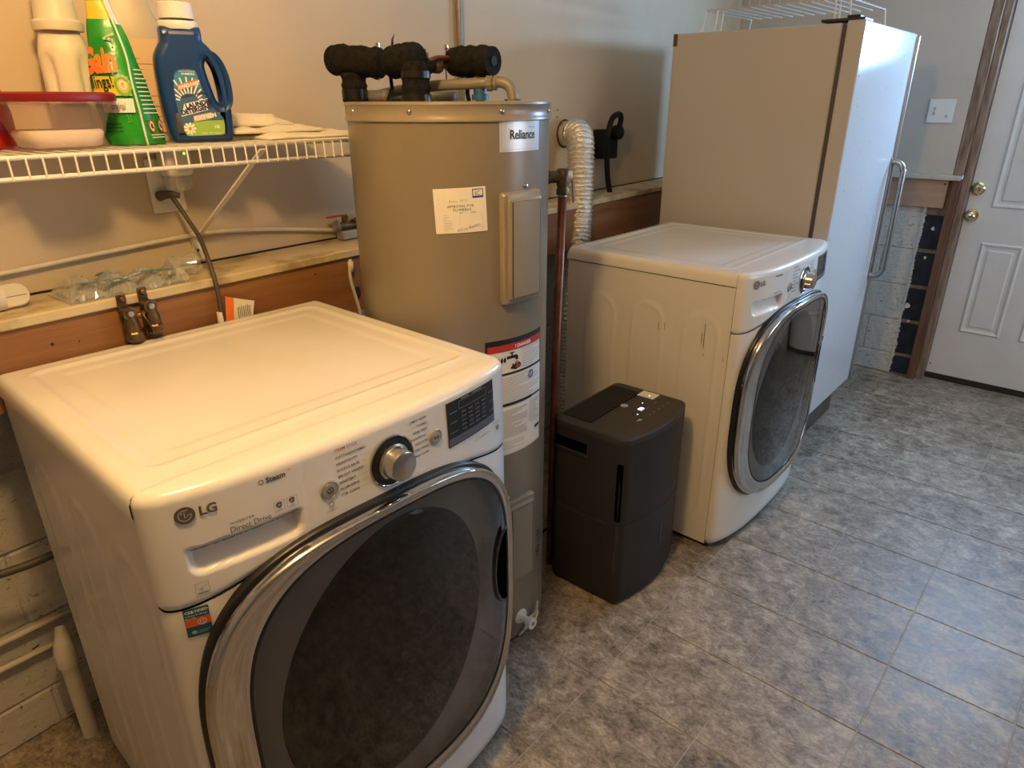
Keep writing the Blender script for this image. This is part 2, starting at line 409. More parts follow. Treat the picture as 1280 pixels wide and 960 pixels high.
kn = NB(); bmesh.ops.create_circle(kn, cap_ends=True, radius=.02, segments=20, matrix=Matrix.Translation(WL(.205, .1623, .990)) @ Matrix.Rotation(AW, 4, 'Z') @ Matrix.Rotation(PI/2, 4, 'X') @ Matrix.Scale(.6, 4, (1, 0, 0)))
obj('wood_knot', kn, P('knot_brown', (.035, .015, .008), .6), plank)
obj('joint_gap', wbox(-1.9, -.0, 1.1222, 3.36, .0018, 1.1268), 'gap', wl)
hb = NB()
for (s, z) in ((1.462, 1.477), (1.462, 1.450)):
    bmesh.ops.create_circle(hb, cap_ends=True, radius=.004, segments=10, matrix=Matrix.Translation(WL(s, .0006, z)) @ Matrix.Rotation(AW, 4, 'Z') @ Matrix.Rotation(PI/2, 4, 'X'))
obj('screw_hole', hb, 'ink_black', wl)
# far wall
def fw(y0, y1): return (y0, y1)
wf = struct(obj('wall_far', sbox(XF, -.072, 1.146, XF+.12, 1.30, ZC), 'far_drywall'))
obj('right_section', sbox(XF, YR-.1, 0, XF+.12, -1.20, ZC), 'far_drywall', wf)
obj('door_header', sbox(XF, -1.20, 2.15, XF+.12, -.072, ZC), 'far_drywall', wf)
obj('lower_backing', sbox(XF+.028, .0225, 0, XF+.12, 1.30, 1.146), 'block', wf)
obj('mortar_backing', sbox(XF+.031, -.078, 0, XF+.12, .0224, 1.146), 'mortar', wf)
for c in range(5):
    y = .022
    zb, zt = bz[c]+.004, bz[c+1]-.004
    obj('block', sbox(XF+.022, y, zb, XF+.07, .19+.4*(0 if c % 2 else .5)-.001, zt+.002, .004), 'block', wf)
    yy = .19+.4*(0 if c % 2 else .5)+.003
    while yy < 1.2:
        obj('block', sbox(XF+.022, yy, zb, XF+.07, yy+.396, zt+.002, .004), 'block', wf); yy += .4
    obj('block', sbox(XF+.026, -.076, zb+.006, XF+.07, .0215, zt-.006, .004), 'navy_block', wf)
# ragged paint edge and bare spots on the far block
rg = NB(); rnd = random.Random(3)
pts = []
z = .02
while z < .975:
    pts.append((.021-abs(rnd.gauss(0, .004))-.004*abs(math.sin(z*9)), z)); z += rnd.uniform(.002, .009)
for (a, b), (c_, d_) in zip(pts, pts[1:]):
    v = [rg.verts.new(p) for p in ((XF+.0205, a, b), (XF+.0205, .03, b), (XF+.0205, .03, d_), (XF+.0205, c_, d_))]; rg.faces.new(v)
obj('ragged_paint_edge', rg, 'block', wf)
for (y, z, s) in ((-.035, .86, .012), (-.028, .70, .010), (.006, .42, .020), (-.02, .33, .008)):
    b = NB(); n = 7; v = [b.verts.new((XF+.0235, y+s*(.6+.6*rnd.random())*math.cos(2*PI*k/n)*.8, z+s*(.6+.6*rnd.random())*math.sin(2*PI*k/n))) for k in range(n)]; b.faces.new(v)
    obj('paint_fleck', b, 'white', wf)
struct(obj('trim_3', sbox(XF-.030, -.112, 1.120, XF+.03, 1.19, 1.1455, .004), mottled('pale_worn_ledge', (.42, .39, .33), (.58, .55, .49), 9, .6, .3, 60)))
pf = struct(obj('trim_4', sbox(XF+.004, -.062, .972, XF+.034, 1.17, 1.1195, .002), 'plank_pale'))
kb = NB(); bmesh.ops.create_circle(kb, cap_ends=True, radius=.005, segments=10, matrix=Matrix.Translation((XF+.0035, -.045, 1.098)) @ Matrix.Rotation(PI/2, 4, 'Y')); obj('nail_hole', kb, 'ink_black', pf)
# door jamb strips
struct(obj('trim_5', sbox(XF-.008, -.118, 0, XF+.10, -.078, 1.1195, .003), 'wood_trim'))
struct(obj('trim_6', sbox(XF-.002, -.1186, 1.1460, XF+.10, -.0735, 2.15, .003), 'wood_trim_light'))
struct(obj('trim_7', sbox(XF+.020, -.152, 0, XF+.12, -.1185, 2.12, .003), 'wood_trim_light'))
struct(obj('trim_8', sbox(XF+.012, -1.20, 0, XF+.12, -1.145, 2.12, .003), 'wood_trim'))
struct(obj('trim_9', sbox(XF+.012, -1.20, 2.12, XF+.12, -.1185, 2.15, .003), 'wood_trim'))
# door
XD = XF+.092
dr = bpy.data.objects.new('door_1', None); COL.objects.link(dr); dr['kind'] = 'structure'; dr.location = (XD, -.645, 0)
def dbox(y0, z0, y1, z1, x0=0, x1=.042, bev=0, bm=None): return box(bm or NB(), x0, y0+.645, z0, x1, y1+.645, z1, bev)
dl, drr = -1.142, -.156
b = NB(); dbox(dl, .035, drr, 1.16, bm=b); dbox(dl, 1.16, -.98, 2.11, bm=b); dbox(-.31, 1.16, drr, 2.11, bm=b); dbox(-.98, 1.98, -.31, 2.11, bm=b); dbox(-.98, 1.16, -.31, 1.72, bm=b)
obj('door_slab', b, 'door_paint', dr)
for (ya, yb, za, zb) in ((-.455, -.262, .302, .806), (-.77, -.54, .302, .806), (-1.05, -.85, .302, .806), (-.455, -.262, .985, 1.62), (-.77, -.54, .985, 1.62), (-1.05, -.85, .985, 1.62)):
    b = NB()
    prof = [(0, 0), (.010, -.006), (.022, -.001), (.034, .003), (.044, -.004)]
    rings = []
    for ins, h in prof:
        rings.append([b.verts.new((h, y+.645, z)) for y, z in ((ya+ins, za+ins), (yb-ins, za+ins), (yb-ins, zb-ins), (ya+ins, zb-ins))])
    for q, r in zip(rings, rings[1:]):
        for k in range(4): b.faces.new((q[k], q[(k+1) % 4], r[(k+1) % 4], r[k]))
    b.faces.new(rings[-1]); 
    obj('door_panel', b, 'door_paint', dr)
b = NB(); ya, yb, za, zb = -1.03, -.285, 1.69, 2.02; rings = []
for ins, h in [(0, 0), (.008, -.010), (.024, -.012), (.026, -.004), (.028, .002), (.030, .008)]:
    rings.append([b.verts.new((h, y+.645, z)) for y, z in ((ya+ins, za+ins), (yb-ins, za+ins), (yb-ins, zb-ins), (ya+ins, zb-ins))])
for q, r in zip(rings, rings[1:]):
    for k in range(4): b.faces.new((q[k], q[(k+1) % 4], r[(k+1) % 4], r[k]))
obj('lite_frame', b, 'door_paint', dr)
obj('glass_pane', dbox(-.978, 1.722, -.312, 1.978, .010, .014), 'window_glass', dr)
obj('door_sweep', dbox(dl, .004, drr, .036, -.006, .03), 'sweep', dr)
db = lathe(NB(), [(.001, .034), (.018, .032), (.021, .022), (.026, .012), (.034, .008), (.035, 0)], 28, mat=Matrix.Rotation(-PI/2, 4, 'Y'), c=(0, -.188+.645, 1.078))
db_o = obj('deadbolt', db, 'brass', dr, True, 40)
t_ = sbox(-.052, -.188+.645-.004, 1.078-.014, -.03, -.188+.645+.004, 1.078+.014, .003); obj('thumb_turn', t_, 'brass', db_o)
kb = lathe(NB(), [(.001, .062), (.014, .061), (.024, .055), (.027, .046), (.024, .036), (.013, .028), (.011, .016), (.014, .010), (.032, .007), (.034, 0)], 28, mat=Matrix.Rotation(-PI/2, 4, 'Y'), c=(0, -.187+.645, .939))
k_o = obj('door_knob', kb, 'brass', dr, True, 50)
obj('lock_button', lathe(NB(), [(.0045, .066), (.0045, .06)], 12, mat=Matrix.Rotation(-PI/2, 4, 'Y'), c=(0, -.187+.645, .939)), 'brass_dull', k_o)
b = NB(); bmesh.ops.create_circle(b, cap_ends=True, radius=.004, segments=10, matrix=Matrix.Translation((-.0006, -.168+.645, .09)) @ Matrix.Rotation(PI/2, 4, 'Y')); obj('screw_dot', b, 'ink_black', dr)
# right wall with a window, back wall, ceiling (outside the frame)
wr = NB()
for a in ((XB-.1, 0, 1.8, ZC), (3.1, 0, XF+.12, ZC), (1.8, 0, 3.1, .9), (1.8, 2.0, 3.1, ZC)): box(wr, a[0], YR-.1, a[1], a[2], YR, a[3])
struct(obj('wall_right', wr, 'room_paint'))
wn = NB()
for a in ((1.8, .9, 1.85, 2.0), (3.05, .9, 3.1, 2.0), (1.85, .9, 3.05, .95), (1.85, 1.95, 3.05, 2.0), (2.43, .95, 2.47, 1.95)): box(wn, a[0], YR-.08, a[1], a[2], YR+.01, a[3])
win = struct(obj('window_1', wn, 'white')); obj('pane', sbox(1.85, YR-.05, .95, 3.05, YR-.045, 1.95), 'window_glass', win)
struct(obj('wall_back', sbox(XB-.1, YR-.1, 0, XB, 1.0, ZC), 'room_paint'))
struct(obj('ceiling', sbox(XB-.1, YR-.1, ZC, XF+.12, 1.35, ZC+.05), 'ceiling'))

# ------------------------------------------------------------------ WASHER / DRYER
def machine(name, label, loc, rz, W, H, D, washer):
    t = thing(name, label, 'washing machine' if washer else 'dryer', loc, rz)
    BUL = .072; NE = 2.3
    def front(x):
        q = min(abs(2*x/W-1), 1.); return -BUL*(1-q**NE)**(1/NE)
    # ---- body (cabinet) with embossed arches on the left side
    zs = H-.047
    ny, nz = 100, 90; y0, y1 = .007, D
    def emb(y, z):
        h = 0
        for (ya, yb, ztop) in ((.07*D, .255*D, .865), (.38*D, .56*D, .868), (.68*D, .86*D, .865)):
            r = (yb-ya)/2; cy = (ya+yb)/2; zc = ztop-r; zl = .10
            d = math.hypot(y-cy, max(z-zc, 0)) if z > zc else (abs(y-cy) if z > zl+r else math.hypot(y-cy, zl+r-z))
            h = max(h, math.exp(-((d-r)/.0055)**2)) if d >= r-.012 else h
            if d < r: h = max(h, .35*min(1, (r-d)/.01))
        return h*.0048
    V = []; Fc = []
    for j in range(nz+1):
        for i in range(ny+1):
            y = y0+(y1-y0)*i/ny; z = .022+(zs-.022)*j/nz; V.append((-emb(y, z)+.003, y, z))
    for j in range(nz):
        for i in range(ny): a = j*(ny+1)+i; Fc.append((a, a+1, a+ny+2, a+ny+1))
    k = len(V)
    V += [(W-.003, y0, .022), (W-.003, D, .022), (W-.003, D, zs), (W-.003, y0, zs), (.003, y0, .022), (.003, D, .022), (.003, D, zs), (.003, y0, zs)]
    Fc += [(k, k+1, k+2, k+3), (k+5, k+1, k+2, k+6), (k+4, k+5, k+1, k)]
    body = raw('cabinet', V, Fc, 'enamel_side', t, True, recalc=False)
    for p in body.data.polygons[-3:]: p.use_smooth = False
    # recessed dark line between cabinet and lid / fascia
    obj('seam', sbox(.006, .0, .03, W-.006, D-.006, H-.03), 'gap', t)
    # ---- lid with embossed rectangle, rounded edges
    nx, nyl = 110, 100; y0 = .0045; V = []; Fc = []
    def edge(d, r=.017): return 0 if d >= r else r-math.sqrt(max(r*r-(r-d)**2, 0))
    for j in range(nyl+1):
        for i in range(nx+1):
            x = -.002+(W+.004)*(.5-.5*math.cos(PI*i/nx)*1.0) if False else -.002+(W+.004)*i/nx
            y = y0+(D+.004-y0)*j/nyl
            d = min(x+.002, W+.002-x); d2 = D+.004-y
            z = H-edge(max(d, 0))-edge(max(d2, 0), .012)
            # rounded rectangle recess with a raised rim
            cx, cy, hx, hy, r = W/2, .338, W/2-.043, .288, .03
            qx, qy = abs(x-cx)-hx+r, abs(y-cy)-hy+r
            sd = math.hypot(max(qx, 0), max(qy, 0))+min(max(qx, qy), 0)-r
            z += .0022*math.exp(-(sd/.005)**2)
            s1 = min(max((-sd-.003)/.012, 0), 1); z -= .0025*s1*s1*(3-2*s1)
            s2 = min(max((-sd-.045)/.012, 0), 1); z -= .0022*s2*s2*(3-2*s2)
            V.append((x, y, z))
    for j in range(nyl):
        for i in range(nx): a = j*(nx+1)+i; Fc.append((a, a+1, a+nx+2, a+nx+1))
    # skirt
    rim = [j*(nx+1) for j in range(nyl, -1, -1)]; rim = [nyl*(nx+1)+i for i in range(nx, -1, -1)] + rim[1:]
    rim = [j*(nx+1)+nx for j in range(0, nyl)] + rim
    k = len(V)
    for r_i in rim: x, y, z = V[r_i]; V.append((x, y, H-.043))
    for a in range(len(rim)-1): Fc.append((rim[a], rim[a+1], k+a+1, k+a))
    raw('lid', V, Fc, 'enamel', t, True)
    # ---- plan curve
    NT_ = 300
    plan = []
    for i in range(NT_+1):
        th = PI*(1-i/NT_); c, s = math.cos(th), math.sin(th)
        plan.append(Vector((W/2+W/2*math.copysign(abs(c)**(2/NE), c), -BUL*max(s, 0)**(2/NE))))
    # resample by arc length
    L = [0]
    for a, b_ in zip(plan, plan[1:]): L.append(L[-1]+(b_-a).length)
    NP = 220; rs = []; k = 0
    for i in range(NP+1):
        q = L[-1]*i/NP
        while k < len(L)-2 and L[k+1] < q: k += 1
        u = (q-L[k])/max(L[k+1]-L[k], 1e-9); rs.append(plan[k].lerp(plan[k+1], u))
    rs[0] = Vector((0, .0)); rs[-1] = Vector((W, .0))
    rs = [Vector((0, .0045))] + rs + [Vector((W, .0045))]; NP = len(rs)-1
    nr = []
    for i in range(NP+1):
        d = rs[min(i+1, NP)]-rs[max(i-1, 0)]; nr.append(Vector((d.y, -d.x)).normalized())
    def seam(x):   # lower border of the control panel: arches over the door
        q = abs(2*x/W-1)
        a = min(max((1.0-q)/.55, 0), 1); return H-.192+.032*(a*a*(3-2*a))
    R = .019
    def sd_drawer(x, z):
        hx, hz, r = .084, .0225, .018; cx, cz = .126, .904+(x-.126)*.02
        if z > cz: r = .004
        qx, qz = abs(x-cx)-hx+r, abs(z-cz)-hz+r
        return math.hypot(max(qx, 0), max(qz, 0))+min(max(qx, qz), 0)-r, cz
    V = []; Fc = []; rows = []
    arc = 10
    for j in range(arc+1):
        a = PI/2*j/arc; rows.append(('arc', a))
    NFz = 46
    for j in range(1, NFz+1): rows.append(('flat', j/NFz))
    for kind, a in [('top', 0)]+rows:
        for i in range(NP+1):
            p, n = rs[i], nr[i]; x = p.x
            if kind == 'top': v = (min(max(p.x, -.002), W+.002), .0052, H-edge(min(max(min(p.x, W-p.x)+.002, 0), .02)))
            elif kind == 'arc': q = p-n*(R*(1-math.sin(a))+.006*min(1, max(-p.y, 0)/.045)+.0016*math.exp(-((x-.2235)/.0014)**2)); v = (q.x, q.y, H-R*(1-math.cos(a)))
            else:
                zt = H-R; zb = seam(x); z = zt+(zb-zt)*a
                off = 0; lw_ = min(1, max(-p.y, 0)/.045)
                if .03 < x < .225:
                    sd, cz = sd_drawer(x, z)
                    s1 = min(max(-sd/.005, 0), 1); up = min(max((z-(cz-.024))/.045, 0), 1)
                    off = -.026*s1*(.25+.75*up)
                # vertical division of the detergent drawer
                off -= .0018*math.exp(-((x-.2235)/.0014)**2)
                bot = min(max((a-.93)/.07, 0), 1); off -= .004*bot*bot
                lean = .006*(1-a)*lw_
                v = (x+n.x*(off-lean), p.y+n.y*(off-lean), z)
            V.append(v)
    W1 = NP+1; nrow = len(rows)+1
    for j in range(nrow-1):
        for i in range(NP): a = j*W1+i; Fc.append((a, a+W1, a+W1+1, a+1))
    raw('control_panel', V, Fc, 'enamel', t, True)
    def surf(x, z, off=0):
        yy = front(x); e = .004; dx = (front(min(x+e, W))-front(max(x-e, 0)))/(2*e); n = Vector((dx, -1, 0)).normalized()
        zb = seam(x); zt = H-R; a = min(max((zt-z)/(zt-zb), 0), 1); lean = (.006*(1-a) if z > zb else 0)*min(1, -yy/.045)
        return Vector((x, yy, z))+n*(off-lean)
    # ---- lower front panel
    V = []; Fc = []; nzr = 40
    for j in range(nzr+1):
        for i in range(NP+1):
            p, n = rs[i], nr[i]; zt = seam(p.x)-.003; zb = .018
            z = zt+(zb-zt)*j/nzr; a = min(max((z-zb)/.03, 0), 1); off = -.018*(1-math.sqrt(1-(1-a)**2)) if a < 1 else 0
            tp = min(max((.04-j/nzr)/.04, 0), 1); off -= .003*tp*tp
            V.append((p.x+n.x*off, p.y+n.y*off, z))
    for j in range(nzr):
        for i in range(NP): a = j*W1+i; Fc.append((a, a+W1, a+W1+1, a+1))
    raw('front_panel', V, Fc, 'enamel', t, True)
    obj('base', sbox(.02, .0, .0, W-.02, D-.02, .03), 'gap', t)
    # ---- door : chrome ring, smoked glass, bowl behind it
    cx, cz, hw, hh, ne = .5*W-.012, .528, .455*W, .352, 3.3
    gx0, gx1, gz0, gz1 = .077, W-.060, .208, .863
    gcx, gcz, ghw, ghh = (gx0+gx1)/2, (gz0+gz1)/2, (gx1-gx0)/2, (gz1-gz0)/2
    NR = 140
    def spt(a, c0, c1, h0, h1, e):
        c, s = math.cos(a), math.sin(a)
        return Vector((c0+h0*math.copysign(abs(c)**(2/e), c), c1+h1*math.copysign(abs(s)**(2/e), s)))
    def oring(f, ext=0):      # f = 0 outer outline .. 1 glass outline
        return [spt(2*PI*k/NR, cx, cz, hw+ext, hh+ext, ne).lerp(spt(2*PI*k/NR, gcx, gcz, ghw, ghh, 3.1), f) for k in range(NR)]
    def dring(prof, nm, mat, par):
        V = []; Fc = []
        for f, ext, off in prof:
            for q in oring(f, ext): V.append(surf(min(max(q.x, .002), W-.002), q.y, off))
        for j in range(len(prof)-1):
            for k in range(NR): Fc.append((j*NR+k, j*NR+(k+1) % NR, (j+1)*NR+(k+1) % NR, (j+1)*NR+k))
        return raw(nm, V, Fc, mat, par, True)
    door = dring([(0, 0, .006), (0, 0, .018), (.03, 0, .026), (.10, 0, .031), (.22, 0, .0325), (.34, 0, .030), (.42, 0, .0275), (.70, 0, .0275), (.96, 0, .029), (1.0, 0, .026)], 'door', 'chrome', t)
    door['label'] = 'chrome-rimmed round-cornered door'
    dring([(0, .007, -.004), (0, .007, .010), (0, .004, .013), (0, -.002, .012)], 'door_gasket', 'black', door)
    def disc(nm, mat, ext, offf, f0=1.0, f1=0., loops=14):
        V = []; Fc = []
        for j in range(loops+1):
            f = f0+(f1-f0)*j/loops
            for q in oring(1.0):
                x = gcx+(q.x-gcx)*f; z = gcz+(q.y-gcz)*f; V.append(surf(x, z, offf(f)))
        for j in range(loops):
            for k in range(NR): Fc.append((j*NR+k, j*NR+(k+1) % NR, (j+1)*NR+(k+1) % NR, (j+1)*NR+k))
        return raw(nm, V, Fc, mat, door, True)
    disc('glass_edge', 'ink_black', 0, lambda f: .0275, 1.004, .985, 1)
    disc('door_glass', 'door_glass', 0, lambda f: .0262+.010*(1-f*f), 1.0, .001)
    disc('door_inner', 'inner_grey', 0, lambda f: -.004+.02*max(0, f-.8), 1.0, .001)
    V = []; Fc = []; bx, bzc, ba, bb = .362*W/.735, .535, .228, .275
    prof = [(1.05, .0), (1.02, .006), (.98, .007), (.93, .003), (.85, .006), (.6, .012), (.3, .016), (.02, .017)]
    for f, off in prof:
        for k in range(NR): a = 2*PI*k/NR; V.append(surf(bx+ba*f*math.cos(a), bzc+bb*f*math.sin(a)+.03*f*math.cos(a), off))
    for j in range(len(prof)-1):
        for k in range(NR): Fc.append((j*NR+k, j*NR+(k+1) % NR, (j+1)*NR+(k+1) % NR, (j+1)*NR+k))
    raw('glass_bowl', V, Fc, 'drum', door, True)
    # handle recess at the right edge of the glass
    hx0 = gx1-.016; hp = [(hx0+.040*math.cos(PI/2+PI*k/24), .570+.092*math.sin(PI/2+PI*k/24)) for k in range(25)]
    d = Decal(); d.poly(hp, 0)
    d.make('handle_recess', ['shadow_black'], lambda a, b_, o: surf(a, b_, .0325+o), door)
    V = []; Fc = []
    for k in range(25):
        a = PI/2+PI*k/24; c, s_ = math.cos(a), math.sin(a)
        for dr_, of in ((0, .0328), (.0025, .0355), (.0065, .0345), (.008, .0318)): V.append(surf(hx0+(.040+dr_)*c, .570+(.092+dr_)*s_, of))
    for k in range(24):
        for m_ in range(3): Fc.append((4*k+m_, 4*k+m_+1, 4*k+m_+5, 4*k+m_+4))
    raw('handle_lip', V, Fc, 'lcd', door, True)
    # ---- knob and buttons
    kx, kz = .388, .940
    ks = surf(kx, kz, 0)
    def onf(prof, x, z, n=40):
        s0 = surf(x, z, 0); s1 = surf(x+.004, z, 0)-surf(x-.004, z, 0); rot = math.atan2(s1.y, s1.x)
        return lathe(NB(), prof, n, c=s0, axis='-y', mat=None) if abs(rot) < .02 else lathe(NB(), [(r, h) for r, h in prof], n, c=s0, mat=Matrix.Rotation(rot, 4, 'Z') @ Matrix.Rotation(PI/2, 4, 'X'))
    obj('dial_bezel', onf([(.0475, 0), (.0475, .003), (.0455, .0042), (.0440, .003), (.0435, .0015)], kx, kz, 56), 'chrome', t, True, 40)
    bez = t.children[-1] if False else [c for c in t.children if c.name.startswith('dial_bezel')][0]
    dlp = obj('dial_plate', onf([(.0438, .0012), (.0438, .0035), (.030, .0045)], kx, kz, 56), 'black', bez, True, 40)
    kn_ = obj('knob', onf([(.0325, .004), (.0325, .008), (.029, .010), (.0275, .014), (.0275, .030), (.0262, .0345), (.023, .0358), (.001, .0362)], kx, kz, 56), 'steel_bright', bez, True, 35)
    for nm_, bx_, bz_, r in (('power_button', .262, .938, .0165), ('start_button', .492, .945, .0155)):
        obj(nm_, onf([(r, 0), (r, .0022), (r*.86, .003), (r*.80, .0014), (r*.74, .0030), (.001, .0036)], bx_, bz_, 36), 'grey_btn', t, True, 50)
    d = Decal()
    d.ring(.262, .938, .0042, .0056, 0); d.line(.262, .935, .262, .941, .0013, 0)
    d.make('power_symbol', ['ink_black'], lambda a, b_, o: surf(a, b_, .0032+o), t); d = Decal()
    d.text('I>II', .492, .9415, .0085, 0, 'CENTER', bold=.03); d.make('start_symbol', ['ink_black'], lambda a, b_, o: surf(a, b_, .0032+o), t)

    # ---- brand mark
    d = Decal(); d.disc(.050, .9815, .0130, 1); d.ring(.050, .9815, .0114, .0133, 0, 30, lift=1)
    d.ring(.050, .9815, .0074, .0088, 2, 22, 60, 350, lift=1); d.line(.0588, .9815, .0525, .9815, .0013, 2, 1)
    d.rect(.0490, .978, .0503, .987, 2, 1); d.rect(.0490, .978, .0528, .9792, 2, 1); d.disc(.0463, .9848, .0012, 2, 8, 1)
    d.text('LG', .0675, .9752, .0200, 0, bold=.035)
    d.make('brand_mark', ['badge', 'badge', 'silver_label'], lambda a, b_, o: surf(a, b_, .001+o), t)
    # ---- printed lettering
    d = Decal()
    if washer:
        d.ring(.157, .9945, .0032, .0042, 0, 12); d.text('Steam', .164, .9905, .0125, 0, bold=.03); d.text('TM', .199, .998, .0035)
        d.make('steam_lettering', ['ink', 'grey_ink', 'ink_red'], lambda a, b_, o: surf(a, b_, o), t); d = Decal()
        d.text('INVERTER', .104, .9445, .0055, 0, sx=1.45); d.text('Direct Drive', .102, .9315, .0135, 0, sx=.88)
        d.make('drive_lettering', ['ink', 'grey_ink', 'ink_red'], lambda a, b_, o: surf(a, b_, o), t); d = Decal()
        for qx in (.178, .1985):
            d.rect(qx-.0085, .937, qx+.0085, .9375, 1); d.rect(qx-.0085, .954, qx+.0085, .9545, 1); d.rect(qx-.0085, .937, qx-.008, .9545, 1); d.rect(qx+.008, .937, qx+.0085, .9545, 1)
            d.ring(qx, .9475, .002, .0052, 0, 10, 20, 200); d.ring(qx, .947, .001, .0040, 0, 10, 220, 380); d.rect(qx-.005, .9385, qx+.005, .9395, 1)
    else:
        d.text('TrueSteam', .150, .990, .0105, 0, bold=.02); d.make('steam_lettering', ['ink', 'grey_ink', 'ink_red'], lambda a, b_, o: surf(a, b_, o), t); d = Decal(); d.text('SENSOR DRY', .150, .935, .0085, 0)
    d.make('panel_icons', ['ink', 'grey_ink', 'ink_red'], lambda a, b_, o: surf(a, b_, o), t); d = Decal()
    names = ['STEAM CYCLE', 'COTTON/NORMAL', 'HEAVY DUTY', 'BULKY/LARGE', 'BRIGHT WHITES', 'SANITARY', 'ALLERGIENE', 'TUB CLEAN'] if washer else ['STEAM FRESH', 'COTTON/NORMAL', 'HEAVY DUTY', 'BULKY/LARGE', 'TOWELS', 'ANTIBACTERIAL', 'TIME DRY', 'SPEED DRY']
    for q, s in enumerate(names):
        z = .9955-q*.0113+(.0022 if q == 0 else 0); d.text(s, .279+q*.0004, z, .0068, 2 if q == 0 else 0, bold=.012)
        if q: d.line(.279+len(s)*.0044+.002, z+.002, .345-.012*(1-abs(q-4)/4), z+.002, .0004, 1)
    d.make('cycle_list', ['ink', 'grey_ink', 'ink_red'], lambda a, b_, o: surf(a, b_, o), t); d = Decal()
    for q, s in enumerate(['JUMBO WASH', 'TOWELS', 'PERM. PRESS', 'HAND WASH/WOOL', 'DELICATES', 'SPEED WASH', 'SMALL LOAD'] if washer else ['SMALL LOAD', 'DELICATES', 'PERM. PRESS', 'AIR DRY', 'RACK DRY', 'FRESHEN UP', 'TUMBLE']):
        z = .9905-q*.0113; d.text(s, .474-(.003 if q in (3,) else 0), z, .0064, 0, 'RIGHT', bold=.01)
        d.line(.418+.01*(abs(q-3)/3 < .5)+.006, z+.002, .474-len(s)*.0041-.002, z+.002, .0004, 1)
    d.make('cycle_list', ['ink', 'grey_ink', 'ink_red'], lambda a, b_, o: surf(a, b_, o), t); d = Decal()
    d.ring(.262, .912, .004, .0050, 0, 14); d.text('SMART', .262, .9035, .0036, 0, 'CENTER'); d.text('DIAGNOSIS', .262, .899, .0036, 0, 'CENTER')
    d.make('diagnosis_mark', ['ink', 'grey_ink', 'ink_red'], lambda a, b_, o: surf(a, b_, o), t); d = Decal()
    d.text('TrueBalance', .612, .889, .0085, 1); d.ring(.606, .8915, .0025, .0034, 0, 3, 90, 450)
    d.rect(.673, .8735, .6735, .9, 1); d.rect(.695, .8735, .6955, .9, 1); d.rect(.673, .8735, .6955, .874, 1); d.rect(.673, .8998, .6955, .9003, 1)
    d.text('10', .6842, .8795, .0145, 0, 'CENTER', bold=.02); d.rect(.676, .896, .693, .897, 1)
    d.make('balance_lettering', ['ink', 'grey_ink', 'ink_red'], lambda a, b_, o: surf(a, b_, o), t)
    # ---- display
    d = Decal(); d.rect(.524, .907, .672, .998, 0, 0, 12, 1); dsp = d.make('display', ['lcd'], lambda a, b_, o: surf(a, b_, .0008+o), t)
    d = Decal(); d.rect(.526, .909, .670, .924, 0, 1, 12, 1)
    for q in range(5): d.rect(.533+q*.028, .9155, .549+q*.028, .9172, 1, 2)
    for i in range(4):
        for j in range(5): d.rect(.564+i*.021, .931+j*.0088, .578+i*.021, .9345+j*.0088, 1, 2)
    for j in range(3): d.rect(.530, .934+j*.02, .552, .937+j*.02, 1, 2); d.rect(.652, .934+j*.02, .668, .937+j*.02, 1, 2)
    for (x0_, z0_, x1_, z1_) in ((.558, .9765, .645, .9771), (.558, .9915, .645, .9921), (.558, .9765, .5586, .992), (.6444, .9765, .645, .992)): d.rect(x0_, z0_, x1_, z1_, 2, 2, 6, 1)
    d.rect(.566, .9945, .588, .9962, 2, 2); d.rect(.60, .9945, .63, .9962, 2, 2)
    d.make('display_print', ['lcd_strip', 'lcd_text', 'grey_ink'], lambda a, b_, o: surf(a, b_, .0008+o), dsp)
    if washer:
        d = Decal(); d.rect(.022, .779, .054, .829, 0, 0, 4, 1); d.rect(.022, .797, .054, .812, 1, 1, 4, 1); d.ring(.043, .8035, .0048, .0058, 2, 18, lift=2); d.ring(.043, .8035, .0022, .0030, 2, 12, lift=2)
        d.text('CERTIFIED', .0235, .8215, .0064, 2, bold=.03); d.text('asthma & allergy', .0235, .8160, .0042, 2); d.text('friendly', .0235, .8115, .0042, 2)
        d.disc(.031, .787, .0035, 3, 12, 2); d.rect(.036, .787, .051, .788, 3, 2); d.rect(.036, .784, .048, .785, 3, 2)
        st = d.make('certification_sticker', ['teal', 'orange_red', 'white_ink', 'sky_print'], lambda a, b_, o: surf(a, b_, .0005+o), t)
        st['label'] = 'teal and orange certification sticker'
        d = Decal()
        for a in ((.043, .846, .061, .8466), (.043, .8674, .061, .868), (.043, .846, .0436, .868), (.0604, .846, .061, .868), (.045, .849, .059, .852)): d.rect(*a, 0)
        d.text('e', .047, .855, .011, 0, shear=.3); d.line(.047, .856, .059, .863, .0006)
        d.make('energy_mark', ['grey_ink'], lambda a, b_, o: surf(a, b_, o), t)
        d = Decal(); rnd = random.Random(8)
        for q in range(14):
            x = .062+q*.0024; z = seam(x)-.0005; d.poly([(x, z-.0008-.0014*rnd.random()), (x+.003, z+.0005-.0012*rnd.random()), (x+.003, z+.0028), (x, z+.0020)], 0)
        d.make('chipped_edge', ['gap'], lambda a, b_, o: surf(a, b_, -.0006+o), t)
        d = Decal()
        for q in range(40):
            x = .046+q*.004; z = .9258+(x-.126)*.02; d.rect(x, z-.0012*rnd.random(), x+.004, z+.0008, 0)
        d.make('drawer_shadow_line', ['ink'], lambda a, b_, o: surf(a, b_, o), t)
    else:
        d = Decal(); rnd = random.Random(5)
        for (y, z, h) in ((.262, .80, .030), (.240, .802, .026), (.092, .80, .085), (.100, .79, .04), (.088, .735, .012), (.02, .735, .02)):
            d.poly([(y-.0012, z-h/2), (y+.0006, z-h/2+.004), (y+.0014, z+h/2), (y-.0002, z+h/2-.003)], 0)
